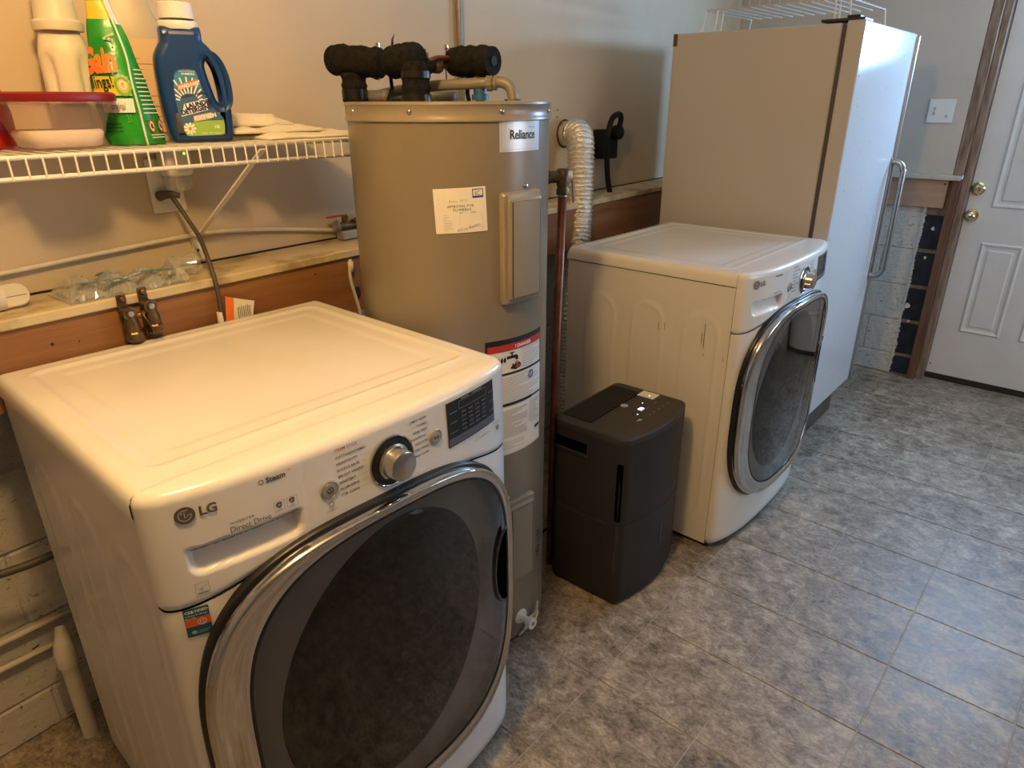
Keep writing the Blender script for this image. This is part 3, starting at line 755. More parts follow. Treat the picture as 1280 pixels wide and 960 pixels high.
        d.make('side_scratch', ['brass_dull'], lambda a, b_, o: Vector((-.0006-o-emb(a, b_)+.003-.0022+.0008, a, b_)), t)
    # feet
    for fx in (.06, W-.06):
        for fy in (.06, D-.08): obj('foot', lathe(NB(), [(.022, 0), (.022, .012), (.012, .014), (.012, .03)], 16, c=(fx, fy, 0)), 'rubber', t)
    return t
wm_ = machine('washing_machine', 'white front-loading washing machine nearest the camera, under the wire shelf', (-.702, .125, 0), -.008, .735, 1.02, .668, True)
dm_ = machine('clothes_dryer', 'white front-loading dryer between the charcoal dehumidifier and the upright freezer', (1.050, .046, 0), .0, .752, 1.02, .655, False)

# ------------------------------------------------------------------ WATER HEATER
HX, HY, HR, HZ = .288, .509, .247, 1.512
ht = thing('water_heater', 'tall tan-grey cylindrical water heater between washer and dehumidifier', 'water heater', (HX, HY, 0))
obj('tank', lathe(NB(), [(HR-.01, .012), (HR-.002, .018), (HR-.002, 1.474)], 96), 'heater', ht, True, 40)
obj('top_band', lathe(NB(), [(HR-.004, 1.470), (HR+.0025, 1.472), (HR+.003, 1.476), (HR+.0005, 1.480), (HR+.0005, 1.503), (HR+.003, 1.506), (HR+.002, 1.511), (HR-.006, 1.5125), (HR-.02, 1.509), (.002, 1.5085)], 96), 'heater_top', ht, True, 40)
obj('base_ring', lathe(NB(), [(HR-.012, 0), (HR-.008, .004), (HR-.008, .02)], 64), 'gap', ht, True, 40)
def HS(a_deg, z, off=0, R_=HR-.002):
    a = math.radians(a_deg); return Vector(((R_+off)*math.cos(a), (R_+off)*math.sin(a), z))
def hmap(a0, z0, tilt=0, base=0):
    ct, st = math.cos(tilt), math.sin(tilt)
    def fn(a, b_, o):
        x, z = a*ct-b_*st, a*st+b_*ct
        return HS(a0+math.degrees(x/HR), z0+z, o+base)
    return fn
for a in (-153.7, -106.5, -65, -195, 60, 120):
    m = Matrix.Translation(HS(a, 1.492, .0)) @ Matrix.Rotation(math.radians(a), 4, 'Z') @ Matrix.Rotation(PI/2, 4, 'Y')
    obj('screw', lathe(NB(), [(.006, 0), (.0055, .004), (.003, .006), (.001, .0065)], 12, mat=m), 'steel', ht, True, 50)
d = Decal(); Wd, Hd = .131, .071
d.rect(-Wd/2, -Hd/2, Wd/2, Hd/2, 0, 0, 14, 1)
for a in ((-.061, -.031, .061, -.0305), (-.061, .0305, .061, .031), (-.061, -.031, -.0605, .031), (.0605, -.031, .061, .031)): d.rect(*a, 1, 1, 8 if a[2]-a[0] > .01 else 1, 1)
d.text('Reliance', 0.003, -.009, .0275, 2, 'CENTER', bold=.018, sx=.90); d.text('Water Heaters', .046, .014, .0042, 2, 'RIGHT')
d.make('nameplate', ['silver_label', 'grey_ink', 'ink_black'], hmap(-92.6, 1.4435), ht)
# approval paper
d = Decal(); d.rect(-.059, -.049, .059, .049, 0, 0, 12, 1)
d.rect(.028, .026, .053, .045, 4, 1, 3, 1); d.rect(.030, .030, .051, .043, 0, 2, 3, 1); d.text('IC', .033, .0315, .013, 4); d.rect(.030, .026, .051, .029, 1, 2, 3, 1)
d.line(-.050, .025, .024, .025, .0005, 3, 1); d.line(-.050, .0165, .052, .0165, .0005, 3, 1)
d.text('Bosler  TP 76', -.026, .0185, .0075, 3, shear=.3, bold=-.01)
d.text('APPROVAL FOR', 0, .007, .0085, 2, 'CENTER'); d.text('PLUMBING', .003, -.001, .0085, 2, 'CENTER')
for q in range(9):
    d.rect(-.040, -.0095-q*.0042, -.040+random.uniform(.006, .02), -.0087-q*.0042, 3, 1); d.line(-.005, -.0095-q*.0042, .05, -.0095-q*.0042, .0003, 3, 1)
d.rect(-.004, -.0055, .004, -.0045, 2, 1); d.rect(.022, -.0055, .034, -.0045, 2, 1)
d.text('4/7/15', -.012, -.046, .009, 3, shear=.35, ang=.1); d.text('Aurno', .014, -.042, .011, 3, shear=.4, ang=.25)
pp = d.make('approval_paper', ['paper', 'label_ink_blue', 'ink', 'grey_ink', 'label_ink_blue'], hmap(-129.5, 1.2875, .04, .001), ht)
pp['label'] = 'white paper approval slip'
# access panels
def hpanel(nm, a0, a1, z0, z1):
    b = NB(); n = 16; prof = [(0, 0), (.001, .014), (.004, .018), (.013, .018), (.015, .024), (.020, .026)]
    rings = []
    L_ = math.radians(a1-a0)*HR; pts0 = rrect(0, z0, L_, z1, .004, 3)
    for ins, off in prof:
        ring = []
        for (x, z) in rrect(ins, z0+ins, L_-ins, z1-ins, max(.008-ins*.3, .002), 4):
            ring.append(b.verts.new(HS(a0+math.degrees(x/HR), z, off-.003)))
        rings.append(ring)
    for q, r in zip(rings, rings[1:]):
        for k in range(len(q)): b.faces.new((q[k], q[(k+1) % len(q)], r[(k+1) % len(q)], r[k]))
    # front face as strips to follow the drum
    ins = .020; N = 10; x0, x1 = ins+.002, L_-ins-.002
    lo_ = [b.verts.new(HS(a0+math.degrees((x0+(x1-x0)*k/N)/HR), z0+ins, .0235)) for k in range(N+1)]
    hi_ = [b.verts.new(HS(a0+math.degrees((x0+(x1-x0)*k/N)/HR), z1-ins, .0235)) for k in range(N+1)]
    for k in range(N): b.faces.new((lo_[k], lo_[k+1], hi_[k+1], hi_[k]))
    return obj(nm, b, 'heater_top', ht, True, 35)
hpanel('access_panel', -108.2, -78.6, 1.060, 1.322)
hpanel('access_panel', -109, -82.5, .235, .505)
for (a, z) in ((-90, 1.331), (-104, .515)):
    m = Matrix.Translation(HS(a, z, .0)) @ Matrix.Rotation(math.radians(a), 4, 'Z') @ Matrix.Rotation(PI/2, 4, 'Y')
    obj('screw', lathe(NB(), [(.0055, 0), (.005, .004), (.001, .006)], 12, mat=m), 'steel', ht, True, 50)
# warning label
d = Decal(); x0, x1 = -.100, .098; z0, z1 = .662, .972
d.rect(x0, z0-.012, x1, z1, 0, 0, 20, 1); d.rect(x0, .957, x1, z1, 1, 1, 20, 1); d.rect(x0+.006, .940, x1-.001, .958, 2, 2, 18, 1)
d.rect(x0, .880, x0+.006, z1, 1, 1); d.rect(x1-.0035, .880, x1, z1, 1, 1); d.rect(x0, .876, x1, .882, 1, 2, 20, 1); d.rect(x0, .792, x1, .797, 1, 2, 20, 1); d.rect(x0+.01, .7905, .05, .7985, 1, 3, 16, 1)
d.text('! DANGER', -.014, .9445, .0125, 3, 'LEFT', bold=.03)
d.rect(.008, .884, .0088, .938, 5, 2)
d.poly([(-.040, .918), (-.014, .918), (-.012, .912), (-.004, .912), (-.004, .922), (-.010, .926), (-.022, .926), (-.022, .932), (-.017, .932), (-.017, .935), (-.031, .935), (-.031, .932), (-.026, .932), (-.026, .926), (-.040, .926)], 1, 2)
for k in range(4): d.poly([(-.076+.009*k, .911), (-.071+.009*k, .911), (-.069+.009*k, .918), (-.072+.009*k, .926), (-.077+.009*k, .920)], 1, 2)
for k in range(3): d.line(-.011+.003*k, .909, -.013+.003*k, .902, .0014, 2, 2)
d.poly([(-.030, .892), (-.012, .886), (.004, .890), (.006, .898), (-.002, .906), (-.008, .899), (-.012, .907), (-.016, .899), (-.022, .905), (-.024, .898)], 1, 2); d.poly([(-.014, .890), (.004, .892), (-.002, .900), (-.010, .898)], 2, 3)
d.para(.013, .886, .092, .936, .0068, .0014, 5, 3, 2); d.para(-.09, .800, .09, .868, .0058, .0013, 5, 5, 2); d.ring(.046, .858, .008, .011, 4, 14, lift=3); d.line(.046, .866, .046, .850, .002, 4, 3)
d.para(-.088, .700, .032, .778, .0040, .0014, 5, 7, 2); d.para(.040, .715, .092, .783, .0040, .0012, 5, 8, 2); d.rect(.068, .692, .094, .700, 1, 2, 3, 1); d.rect(.068, .688, .094, .689, 1, 2, 3, 1)
d.line(-.09, .786, .09, .786, .0006, 5, 2); d.line(-.09, .695, .06, .695, .0006, 5, 2); d.para(-.088, .664, .02, .688, .0052, .001, 5, 9, 2); d.rect(x0, z0-.008, x1, z0-.0075, 5, 2, 16, 1)
wl_ = d.make('warning_label', ['paper', 'ink_black', 'ink_red', 'white_ink', 'label_ink_blue', 'grey_ink'], hmap(-95.0, 0, 0), ht); wl_['label'] = 'white warning label with red danger band'
# drain valve
m = Matrix.Translation(HS(-93, .083, 0)) @ Matrix.Rotation(math.radians(-93), 4, 'Z') @ Matrix.Rotation(PI/2, 4, 'Y')
dv = obj('drain_valve', lathe(NB(), [(.024, 0), (.022, .004), (.010, .006), (.010, .03), (.017, .032), (.017, .050), (.008, .050), (.007, .03), (.001, .03)], 24, mat=m), 'white', ht, True, 40)
b = NB(); pv = HS(-88, .065, .01)
tube(b, [HS(-86, .055, .004), HS(-80, .068, .014), HS(-76, .095, .010)], .004, 6, sub=4); tube(b, [HS(-92, .04, .012), HS(-84, .05, .02), HS(-79, .07, .018)], .005, 6, sub=4)
for k in range(6): tube(b, [HS(-96+k*2, .022+.004*k, .006), HS(-88+k*2, .045+.004*k, .018)], .003, 6)
obj('torn_label', b, mottled('torn_yellowed_paper', (.5, .47, .33), (.66, .62, .48), 60, .8), ht)

d = Decal(); d.text('4/7', 0, 0, .045, 0, shear=.2, ang=-1.2); d.text('06', .0, -.06, .04, 0, ang=-1.2); d.make('scribbled_mark', ['ink_black'], hmap(-76, .34), ht)
# plumbing on top (each pipe run is its own thing)
Z0 = 1.5095
pl = thing('insulated_pipe', 'black foam-wrapped pipe run bending down onto the left of the water heater', 'pipe', (.128, .665, Z0), 0, 'foam-wrapped pipes on the water heater')
def loc(o, *pts): return [Vector(p)-Vector(o.location) for p in pts]
def foam(o, nm, pts, r=.031, sub=0, seed=1, rings=40):
    b = NB(); rnd = random.Random(seed); ph = [rnd.uniform(0, 6) for _ in range(3)]
    P_ = smooth_path(pts, sub) if sub else pts
    # resample
    out = [];
    for a, c in zip(P_, P_[1:]):
        for k in range(6): out.append(Vector(a).lerp(Vector(c), k/6))
    out.append(Vector(P_[-1]))
    tube(b, out, lambda q: r*(1+.05*math.sin(q*23+ph[0])+.03*math.sin(q*51+ph[1]))*(.9 if q < .012 or q > .988 else 1), 20)
    return obj(nm, b, 'foam', o, True, 55)
foam(pl, 'upright_foam', loc(pl, (.128, .665, Z0+.0), (.128, .665, Z0+.025), (.129, .665, 1.575)), .029, seed=2)
foam(pl, 'level_foam', loc(pl, (.118, .725, 1.603), (.124, .69, 1.604), (.146, .62, 1.596), (.158, .590, 1.594)), .0335, seed=3)
for z in (1.518,): obj('tape_band', lathe(NB(), [(.0305, 0), (.0305, .022)], 20, c=Vector((.128, .665, z))-Vector(pl.location)), 'tape', pl, True, 40)
pc = thing('insulated_pipe', 'black foam-wrapped pipe elbow standing in the middle of the water heater top', 'pipe', (.150, .468, Z0), 0, 'foam-wrapped pipes on the water heater')
foam(pc, 'upright_foam', loc(pc, (.150, .468, Z0), (.150, .468, 1.545), (.151, .470, 1.592)), .0315, seed=5)
foam(pc, 'level_foam', loc(pc, (.152, .462, 1.598), (.154, .50, 1.598), (.160, .560, 1.594)), .0335, seed=6)
for z, h in ((1.5105, .016), (1.560, .014)): obj('tape_band', lathe(NB(), [(.0335, 0), (.0335, h)], 20, c=Vector((.150, .468, z))-Vector(pc.location)), 'tape', pc, True, 40)
b = NB(); tube(b, loc(pc, (.14, .53, 1.622), (.142, .53, 1.640), (.146, .526, 1.652)), lambda q: .004*(1.05-q), 5); obj('tie_end', b, 'tape', pc)
b = NB(); tube(b, loc(pc, (.175, .585, 1.57), (.175, .582, 1.54), (.165, .59, 1.512)), .0045, 6); obj('tie_strap', b, 'tape', pc)
pr_ = thing('insulated_pipe', 'short black foam-wrapped pipe with open end above the right of the water heater', 'pipe', (.330, .448, Z0), 0, 'foam-wrapped pipes on the water heater')
foam(pr_, 'level_foam', loc(pr_, (.314, .515, 1.600), (.318, .46, 1.599), (.322, .392, 1.598)), .0335, seed=9)
m = Matrix.Translation(Vector((.3222, .3900, 1.598))-Vector(pr_.location)) @ Matrix.Rotation(math.radians(-87), 4, 'Z') @ Matrix.Rotation(PI/2, 4, 'Y')
obj('open_end', lathe(NB(), [(.0105, .0015), (.0100, .0010), (.001, .0010)], 20, mat=m), 'gap', pr_)
b = NB(); tube(b, loc(pr_, (.318, .432, Z0), (.318, .432, 1.575)), .0105, 14); obj('copper_stub', b, 'copper', pr_, True, 40)
b = NB(); lathe(b, [(.020, 0), (.020, .012), (.0155, .014), (.0155, .024)], 20, c=Vector((.318, .432, 1.514))-Vector(pr_.location)); obj('blue_ring', b, P('blue_ring', (.02, .10, .24), .4), pr_, True, 40)
b = NB(); lathe(b, [(.016, 0), (.016, .012)], 8, c=Vector((.318, .432, 1.538))-Vector(pr_.location)); obj('union_nut', b, 'steel', pr_)
obj('flange_plate', sbox(-.06, -.05, .0005, .05, .04, .003, .001, mat=Matrix.Rotation(.7, 4, 'Z')), 'steelgrey', pr_)
b = NB(); tube(b, loc(pr_, (.312, .465, 1.57), (.309, .465, 1.53), (.311, .462, 1.512)), .0055, 6); obj('tie_strap', b, 'tape', pr_)
mv = thing('mixing_valve', 'brass and copper mixing valve fittings between the black pipe wraps', 'valve', (.235, .50, 1.592))
b = NB(); tube(b, [(-.075, -.018, .006), (0, .005, -.004), (.075, .012, .006)], .010, 12, sub=4); obj('valve_body', b, 'brass_dull', mv, True)
b = NB(); tube(b, [(-.06, -.03, -.004), (.0, -.012, .012), (.07, .005, .014)], .006, 8, sub=4); obj('copper_line', b, 'copper', mv, True)
b = NB(); lathe(b, [(.014, -.012), (.016, -.008), (.016, .008), (.012, .012)], 8, c=(.01, 0, -.004), axis='x'); lathe(b, [(.012, .01), (.012, .022), (.007, .024), (.007, .03)], 10, c=(-.035, -.005, 0)); obj('hex_nut', b, 'brass_dull', mv)
foam(mv, 'foam_piece', [(-.07, -.022, -.004), (-.02, -.012, -.006)], .017, seed=12)
for (x, y) in ((-.083, .100), (.060, .022)):
    b = NB(); tube(b, [(x, y, .0), (x+.002, y, .028), (x+.002, y, .040)], .0028, 8); lathe(b, [(.001, .046), (.0055, .044), (.0055, .036), (.002, .034)], 10, c=(x+.002, y, 0)); tube(b, [(x-.005, y-.004, .0), (x-.004, y-.006, -.034)], .002, 6); obj('bracket_screw', b, 'brass', mv, True, 50)
pv_ = thing('discharge_pipe', 'tan plastic discharge pipe with threaded elbow lying across water heater top', 'pipe', (.335, .352, Z0))
b = NB(); tube(b, loc(pv_, (.232, .700, 1.528), (.236, .62, 1.538), (.255, .53, 1.546), (.322, .402, 1.5525)), .0125, 14, sub=5); obj('pipe_run', b, 'pvc_grey', pv_, True)
m = Matrix.Translation(Vector((.318, .409, 1.552))-Vector(pv_.location)) @ Matrix.Rotation(math.radians(-62), 4, 'Z') @ Matrix.Rotation(PI/2, 4, 'Y')
obj('coupling_nut', lathe(NB(), [(.0135, 0), (.0185, .001), (.0185, .014), (.014, .016), (.0165, .018), (.0165, .024), (.013, .025)], 10, mat=m), 'pvc_grey', pv_)
b = NB(); tube(b, loc(pv_, (.327, .391, 1.553), (.335, .372, 1.552), (.342, .358, 1.542), (.344, .352, 1.526), (.344, .350, 1.510)), .0125, 14, sub=4); obj('elbow', b, 'pvc_grey', pv_, True)
obj('brass_collar', lathe(NB(), [(.020, 0), (.020, .006), (.015, .008)], 8, c=Vector((.344, .350, 1.5105))-Vector(pv_.location)), 'brass', pv_)
fc = thing('flexible_conduit', 'grey flexible conduit loop behind the left foam-wrapped pipe', 'conduit', (.2, .66, Z0))
b = NB(); tube(b, loc(fc, (.175, .60, 1.524), (.165, .66, 1.524), (.19, .715, 1.524), (.25, .715, 1.522), (.33, .64, 1.524), (.36, .56, 1.522)), .014, 12, sub=6); obj('conduit_loop', b, P('grey_conduit', (.16, .16, .16), .45), fc, True)

# relief pipe
rp = thing('relief_pipe', 'vertical copper relief pipe with brass elbow beside the dehumidifier', 'pipe', (.588, .402, 0))
b = NB(); tube(b, [(0, 0, .03), (.002, -.004, .7), (.008, -.012, 1.285)], .0125, 16); obj('copper_pipe', b, 'copper', rp, True)
b = NB(); lathe(b, [(.018, 1.272), (.0185, 1.286), (.016, 1.290), (.018, 1.30), (.020, 1.335), (.014, 1.342)], 20, c=(.008, -.012, 0))
tube(b, [(.008, -.012, 1.320), (-.03, .012, 1.321)], .0165, 16); tube(b, [(-.025, .009, 1.321), (-.045, .022, 1.321)], .0195, 8); obj('brass_elbow', b, 'brass_dull', rp, True, 50)
b = NB(); tube(b, [(-.045, .02, 1.321), (-.075, .035, 1.321)], .011, 12); obj('valve_stem', b, 'brass_dull', rp, True)
b = NB(); lathe(b, [(.0138, 1.268), (.0138, 1.273)], 16, c=(.008, -.012, 0)); obj('solder_ring', b, 'steel', rp)
b = NB(); tube(b, [(.022, -.018, 1.322), (.030, -.022, 1.322)], .013, 14); obj('white_cap', b, 'white', rp, True, 40)
b = NB(); tube(b, [(.034, -.024, 1.318), (.036, -.030, 1.25)], .003, 6); obj('test_lever', b, 'steel', rp)

# dryer duct
dd = thing('dryer_duct', 'crinkled foil flexible dryer duct bending down from the wall', 'duct', (1.45, 1.05, 0))
path = smooth_path([(1.512, 1.083, 1.383), (1.497, 1.03, 1.388), (1.475, .985, 1.385), (1.447, .950, 1.345), (1.436, .938, 1.27), (1.434, .935, 1.15), (1.425, .93, 1.02), (1.39, .915, .90), (1.34, .895, .80), (1.30, .875, .68), (1.295, .87, .5), (1.30, .87, .2)], 40)
out = []; acc = 0; prev = path[0]; 
b = NB(); Ls = [0]
for a, c in zip(path, path[1:]): Ls.append(Ls[-1]+(c-a).length)
tot = Ls[-1]
def rfun(q):
    s = q*tot
    k = (s % .0175)/.0175; rib = .0075*math.sin(PI*k)**.7 if s > .075 else 0
    return .049+rib
pts = []; N = 460; k = 0
for i in range(N+1):
    s = tot*i/N
    while k < len(Ls)-2 and Ls[k+1] < s: k += 1
    pts.append(path[k].lerp(path[k+1], (s-Ls[k])/max(Ls[k+1]-Ls[k], 1e-9)))
tube(b, [p-Vector(dd.location) for p in pts], rfun, 36); b.verts.ensure_lookup_table(); rnd = random.Random(77)
for q_ in range(N+1):
    pc_ = pts[q_]-Vector(dd.location)
    for k in range(36):
        v = b.verts[q_*36+k]; v.co = pc_+(v.co-pc_)*(1+rnd.uniform(-.022, .022))
obj('foil_hose', b, 'foil', dd, False)
b = NB(); n0 = (path[30]-path[28]).normalized(); tube(b, [path[50]-Vector(dd.location)-(path[52]-path[50]).normalized()*.004, path[50]-Vector(dd.location)+(path[52]-path[50]).normalized()*.004], .0525, 28); obj('zip_tie', b, 'tape', dd)
b = NB(); lathe(b, [(.050, .0), (.058, .0005), (.058, .003), (.050, .004)], 30, mat=Matrix.Translation(Vector((1.513, 1.086, 1.383))-Vector(dd.location)) @ Matrix.Rotation(AW, 4, 'Z') @ Matrix.Rotation(PI/2, 4, 'X')); obj('wall_collar', b, 'brass_dull', dd)

# dryer outlet and plug
ot = thing('dryer_outlet', 'black surface-mounted dryer outlet box on the beige wall', 'outlet', WL(1.800, 0, 1.333), AW)
obj('outlet_box', sbox(-.052, -.075, -.066, .052, -.001, .060, .005), 'cord_black', ot)
div = Matrix.Translation(dm_.location).inverted()
pm_ = div @ Matrix.Translation(WL(1.812, .074, 1.380)) @ Matrix.Rotation(AW, 4, 'Z') @ Matrix.Rotation(PI/2, 4, 'X')
obj('power_plug', lathe(NB(), [(.030, 0), (.032, .010), (.030, .034), (.022, .040), (.001, .041)], 28, mat=pm_), 'cord_black', dm_, True, 40)
b = NB(); tube(b, [div @ Vector(p) for p in [(1.806, 1.000, 1.405), (1.803, .992, 1.440), (1.775, .985, 1.458), (1.715, .980, 1.440), (1.690, .982, 1.37), (1.715, .998, 1.28), (1.760, 1.015, 1.17), (1.800, 1.005, 1.05), (1.812, .96, .95), (1.80, .90, .86)]], .0125, 12, sub=7)
obj('power_cord', b, 'cord_black', dm_, True)

# ------------------------------------------------------------------ DEHUMIDIFIER
W, D, H = .378, .278, .600
dh = thing('dehumidifier', 'charcoal grey dehumidifier standing on the floor in front of the dryer side', 'dehumidifier', (.572, .112, .004), .02)
def dplan(ins=0, n=10):
    pts = []; r = .030
    for cx_, cy_, a0 in ((W-r, D-r, 0), (r, D-r, 90), (r, r, 180)):
        for k in range(6): a = math.radians(a0+18*k); pts.append((cx_+(r-ins)*math.cos(a), cy_+(r-ins)*math.sin(a)))
    for k in range(1, 16): x = r+(W-2*r)*k/16; pts.append((x, ins-.026*math.sin(PI*k/16)))
    for k in range(6): a = math.radians(270+18*k); pts.append((W-r+(r-ins)*math.cos(a), r+(r-ins)*math.sin(a)))
    return pts
def loft(bm, secs):
    rings = [[bm.verts.new((x, y, z)) for x, y in dplan(ins)] for ins, z in secs]
    for a, c in zip(rings, rings[1:]):
        for k in range(len(a)): bm.faces.new((a[k], a[(k+1) % len(a)], c[(k+1) % len(a)], c[k]))
    bm.faces.new(rings[0]); bm.faces.new(rings[-1]); return bm
ZS = .300
obj('water_bucket', loft(NB(), [(.010, .004), (.003, .010), (.0, .03), (.0, ZS-.0035), (.0015, ZS-.002)]), 'dehum', dh, True, 35)
obj('split_line', loft(NB(), [(.004, ZS-.004), (.004, ZS+.004)]), 'gap', dh, True, 35)
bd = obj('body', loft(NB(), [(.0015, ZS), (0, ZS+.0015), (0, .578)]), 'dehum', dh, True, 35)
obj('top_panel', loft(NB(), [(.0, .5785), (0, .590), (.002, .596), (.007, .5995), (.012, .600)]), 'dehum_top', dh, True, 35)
b = NB()
for i in range(15):
    y = D-.118+i*.0068; box(b, .040, y, .6001, W-.045, y+.0020, .6020)
for i in range(34): x = .042+i*.0089; box(b, x, D-.118, .5999, x+.0014, D-.020, .6010)
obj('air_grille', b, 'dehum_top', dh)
obj('grille_well', sbox(.038, D-.122, .5995, W-.043, D-.016, .6004), 'shadow_black', dh)
obj('panel_line', sbox(.03, D-.130, .5996, W-.03, D-.1285, .6003), 'gap', dh)
d = Decal(); d.disc(.214, .145, .0125, 0, 24); d.ring(.214, .145, .0075, .0085, 2, 18, lift=1); d.text('GE', .214, .1415, .008, 2, 'CENTER')
d.rect(.140, .052, .158, .056, 0); d.rect(.146, .047, .160, .051, 0)
for x in (.205, .232, .262, .29, .32): d.rect(x-.006, .046, x+.006, .048, 1)
for x in (.215, .245, .300): d.rect(x-.007, .078, x+.007, .080, 1)
d.make('control_print', ['silver_label', 'grey_ink', 'ink'], lambda a, b_, o: Vector((a, b_, .600+o)), dh)
d = Decal(); d.text('80', .226, .083, .022, 0, 'CENTER', bold=.03, sx=1.1)
for (x, y) in ((.183, .078), (.268, .110), (.335, .122)): d.disc(x, y, .0028, 0, 8)
d.make('led_display', ['led'], lambda a, b_, o: Vector((a, b_, .600+o)), dh)
d = Decal(); d.rect(.318, .098, .366, .158, 0); 
for k in range(3): d.rect(.322+k*.013, .103, .323+k*.013, .153, 1, 1)
st = d.make('rating_sticker', ['paper', 'grey_ink'], lambda a, b_, o: Vector((a-.004, b_-.0, .600+o)), dh); st['label'] = 'small white sticker'
# side handle scoop, water window slot, hose cap
obj('handle_recess', sbox(-.0012, .140, .508, .012, .262, .548, .004), 'shadow_black', dh)
obj('handle_lip', sbox(-.004, .140, .498, .008, .262, .512, .003), 'dehum', dh)
obj('side_seam', sbox(-.0006, .1208, .01, .01, .1222, .58), 'gap', dh)
def corner(off=0, ang=205): a = math.radians(ang); return Vector((.030+(.030+off)*math.cos(a), .030+(.030+off)*math.sin(a), 0))
b = NB()
for (z0, z1, wd) in ((.318, .520, .020),):
    V = []
    pts = rrect(-wd/2, z0, wd/2, z1, .008, 4); vs_ = [b.verts.new(corner(.0006, 196+math.degrees(x/.030))+Vector((0, 0, z))) for x, z in pts]; b.faces.new(vs_)
obj('slot', b, 'shadow_black', dh)
b = NB(); pts = rrect(-.009, .125, .009, .312, .006, 4); vs_ = [b.verts.new(corner(.0006, 196+math.degrees(x/.030))+Vector((0, 0, z))) for x, z in pts]; b.faces.new(vs_); obj('water_window', b, P('smoked_window', (.028, .024, .022), .2), dh)
obj('level_window', sbox(.205, -.0266, .155, .213, -.02, .235, .002), P('smoked_window_b', (.03, .027, .025), .2), dh)
b = NB(); lathe(b, [(.006, 0), (.006, .002), (.001, .003)], 12, mat=Matrix.Translation((0, .075, .235)) @ Matrix.Rotation(-PI/2, 4, 'Y')); lathe(b, [(.007, 0), (.007, .002), (.001, .003)], 12, mat=Matrix.Translation((0, .085, .03)) @ Matrix.Rotation(-PI/2, 4, 'Y')); obj('screw_cap', b, 'ink_black', dh)
for x in (.05, W-.05):
    for y in (.05, D-.05): obj('foot', lathe(NB(), [(.015, -.004), (.015, .006)], 12, c=(x, y, 0)), 'rubber', dh)
obj('power_cord', tube(NB(), [(.07, .27, .20), (.03, .32, .14), (.05, .40, .012), (.12, .46, .006), (.20, .48, .006)], .004, 8, sub=6), 'cord_black', dh, True)
# ------------------------------------------------------------------ FREEZER
fr = thing('upright_freezer', 'tall white single-door upright freezer with steel bar handle by the far wall', 'freezer', (1.868, .050, 0), .012)
FW, FD, FH = .765, .745, 1.772
obj('cabinet', sbox(.003, .078, .15, FW-.003, FD, FH-.006, .006), 'fridge_side', fr)
obj('gasket', sbox(.010, .062, .19, FW-.012, .079, FH-.012), 'gasket', fr)
b = NB(); box(b, .0, .0, .182, FW, .062, FH, .006, 3)
for f in b.faces:
    if f.normal.y < -.9 or True: pass
dro = obj('door', b, ['fridge_side', 'fridge_door', 'steelgrey'], fr)
for p in dro.data.polygons:
    if p.normal.y < -.6: p.material_index = 1
obj('door_edge_strip', sbox(FW-.004, -.012, .184, FW+.012, .055, FH-.008, .002), 'steelgrey', fr)
obj('kick_plate', sbox(.02, .058, .0, FW-.02, .10, .178), 'toekick', fr)
obj('kick_vent', sbox(.39, .0585, .030, .50, .0605, .062), 'ink_black', fr)
b = NB(); box(b, .02, .010, FH, .12, .16, FH+.010, .002); box(b, .03, .03, FH+.010, .075, .075, FH+.020, .003); obj('hinge_cover', b, 'sweep', fr)
b = NB(); hx = FW-.012; tube(b, [(hx, -.001, 1.250), (hx, -.024, 1.252), (hx, -.044, 1.240), (hx, -.056, 1.215), (hx, -.058, 1.18), (hx, -.058, .80), (hx, -.056, .765), (hx, -.044, .740), (hx, -.024, .728), (hx, -.001, .730)], .0125, 16, sub=5)
hd = obj('handle', b, P('satin_steel', (.36, .36, .36), .28, 1.), fr, True); hd['label'] = 'steel bar handle'
obj('handle_backplate', sbox(FW-.028, -.0055, .72, FW+.003, .004, 1.27, .002), 'steelgrey', fr)
d = Decal(); d.rect(FD-.020, FH-.052, FD-.001, FH-.006, 0); d.rect(FD-.017, FH-.046, FD-.006, FH-.012, 1, 1)
d.make('brown_label', ['copper', 'wood_trim'], lambda a, b_, o: Vector((.003-o, a, b_)), fr)
# wire rack on it
rk = thing('wire_rack', 'white wire shelf rack standing on top of the freezer', 'wire rack', (1.95, .14, FH+.003))
RW, RD, RH = .44, .56, .075
b = NB()
for k in range(13): y = RD*k/12; tube(b, [(0, y, RH), (RW, y, RH)], .0024, 6)
for k in range(9): x = RW*k/8; tube(b, [(x, 0, RH+.003), (x, RD, RH+.003)], .0022, 6)
for k in range(14): y = .02+(RD-.04)*k/13; tube(b, [(.01, y, RH+.045), (.0, y, RH+.004)], .0015, 6)
tube(b, [(.01, 0, RH+.045), (.01, RD, RH+.045)], .0022, 6); obj('grid', b, 'grey_wire', rk)
for (y, s) in ((0, 1), (RD, -1)):
    b = NB(); tube(b, [(0, y, RH), (-.004, y-.012*s, .0)], .003, 8); tube(b, [(0, y+.05*s, RH), (-.006, y+.045*s, .002), (.05, y+.045*s, .002), (.05, y+.05*s, RH)], .003, 8); tube(b, [(RW, y, RH), (RW, y-.012*s, .0)], .003, 8); obj('leg', b, 'wire_white', rk)

# ------------------------------------------------------------------ WIRE SHELF
SZ = 1.428
ws = thing('wire_shelf', 'long white wire shelf on the wall above the washing machine', 'shelf', WL(-.6, 0, SZ), AW)
SX = Matrix.Translation(ws.location) @ Matrix.Rotation(AW, 4, 'Z'); SXI = SX.inverted()
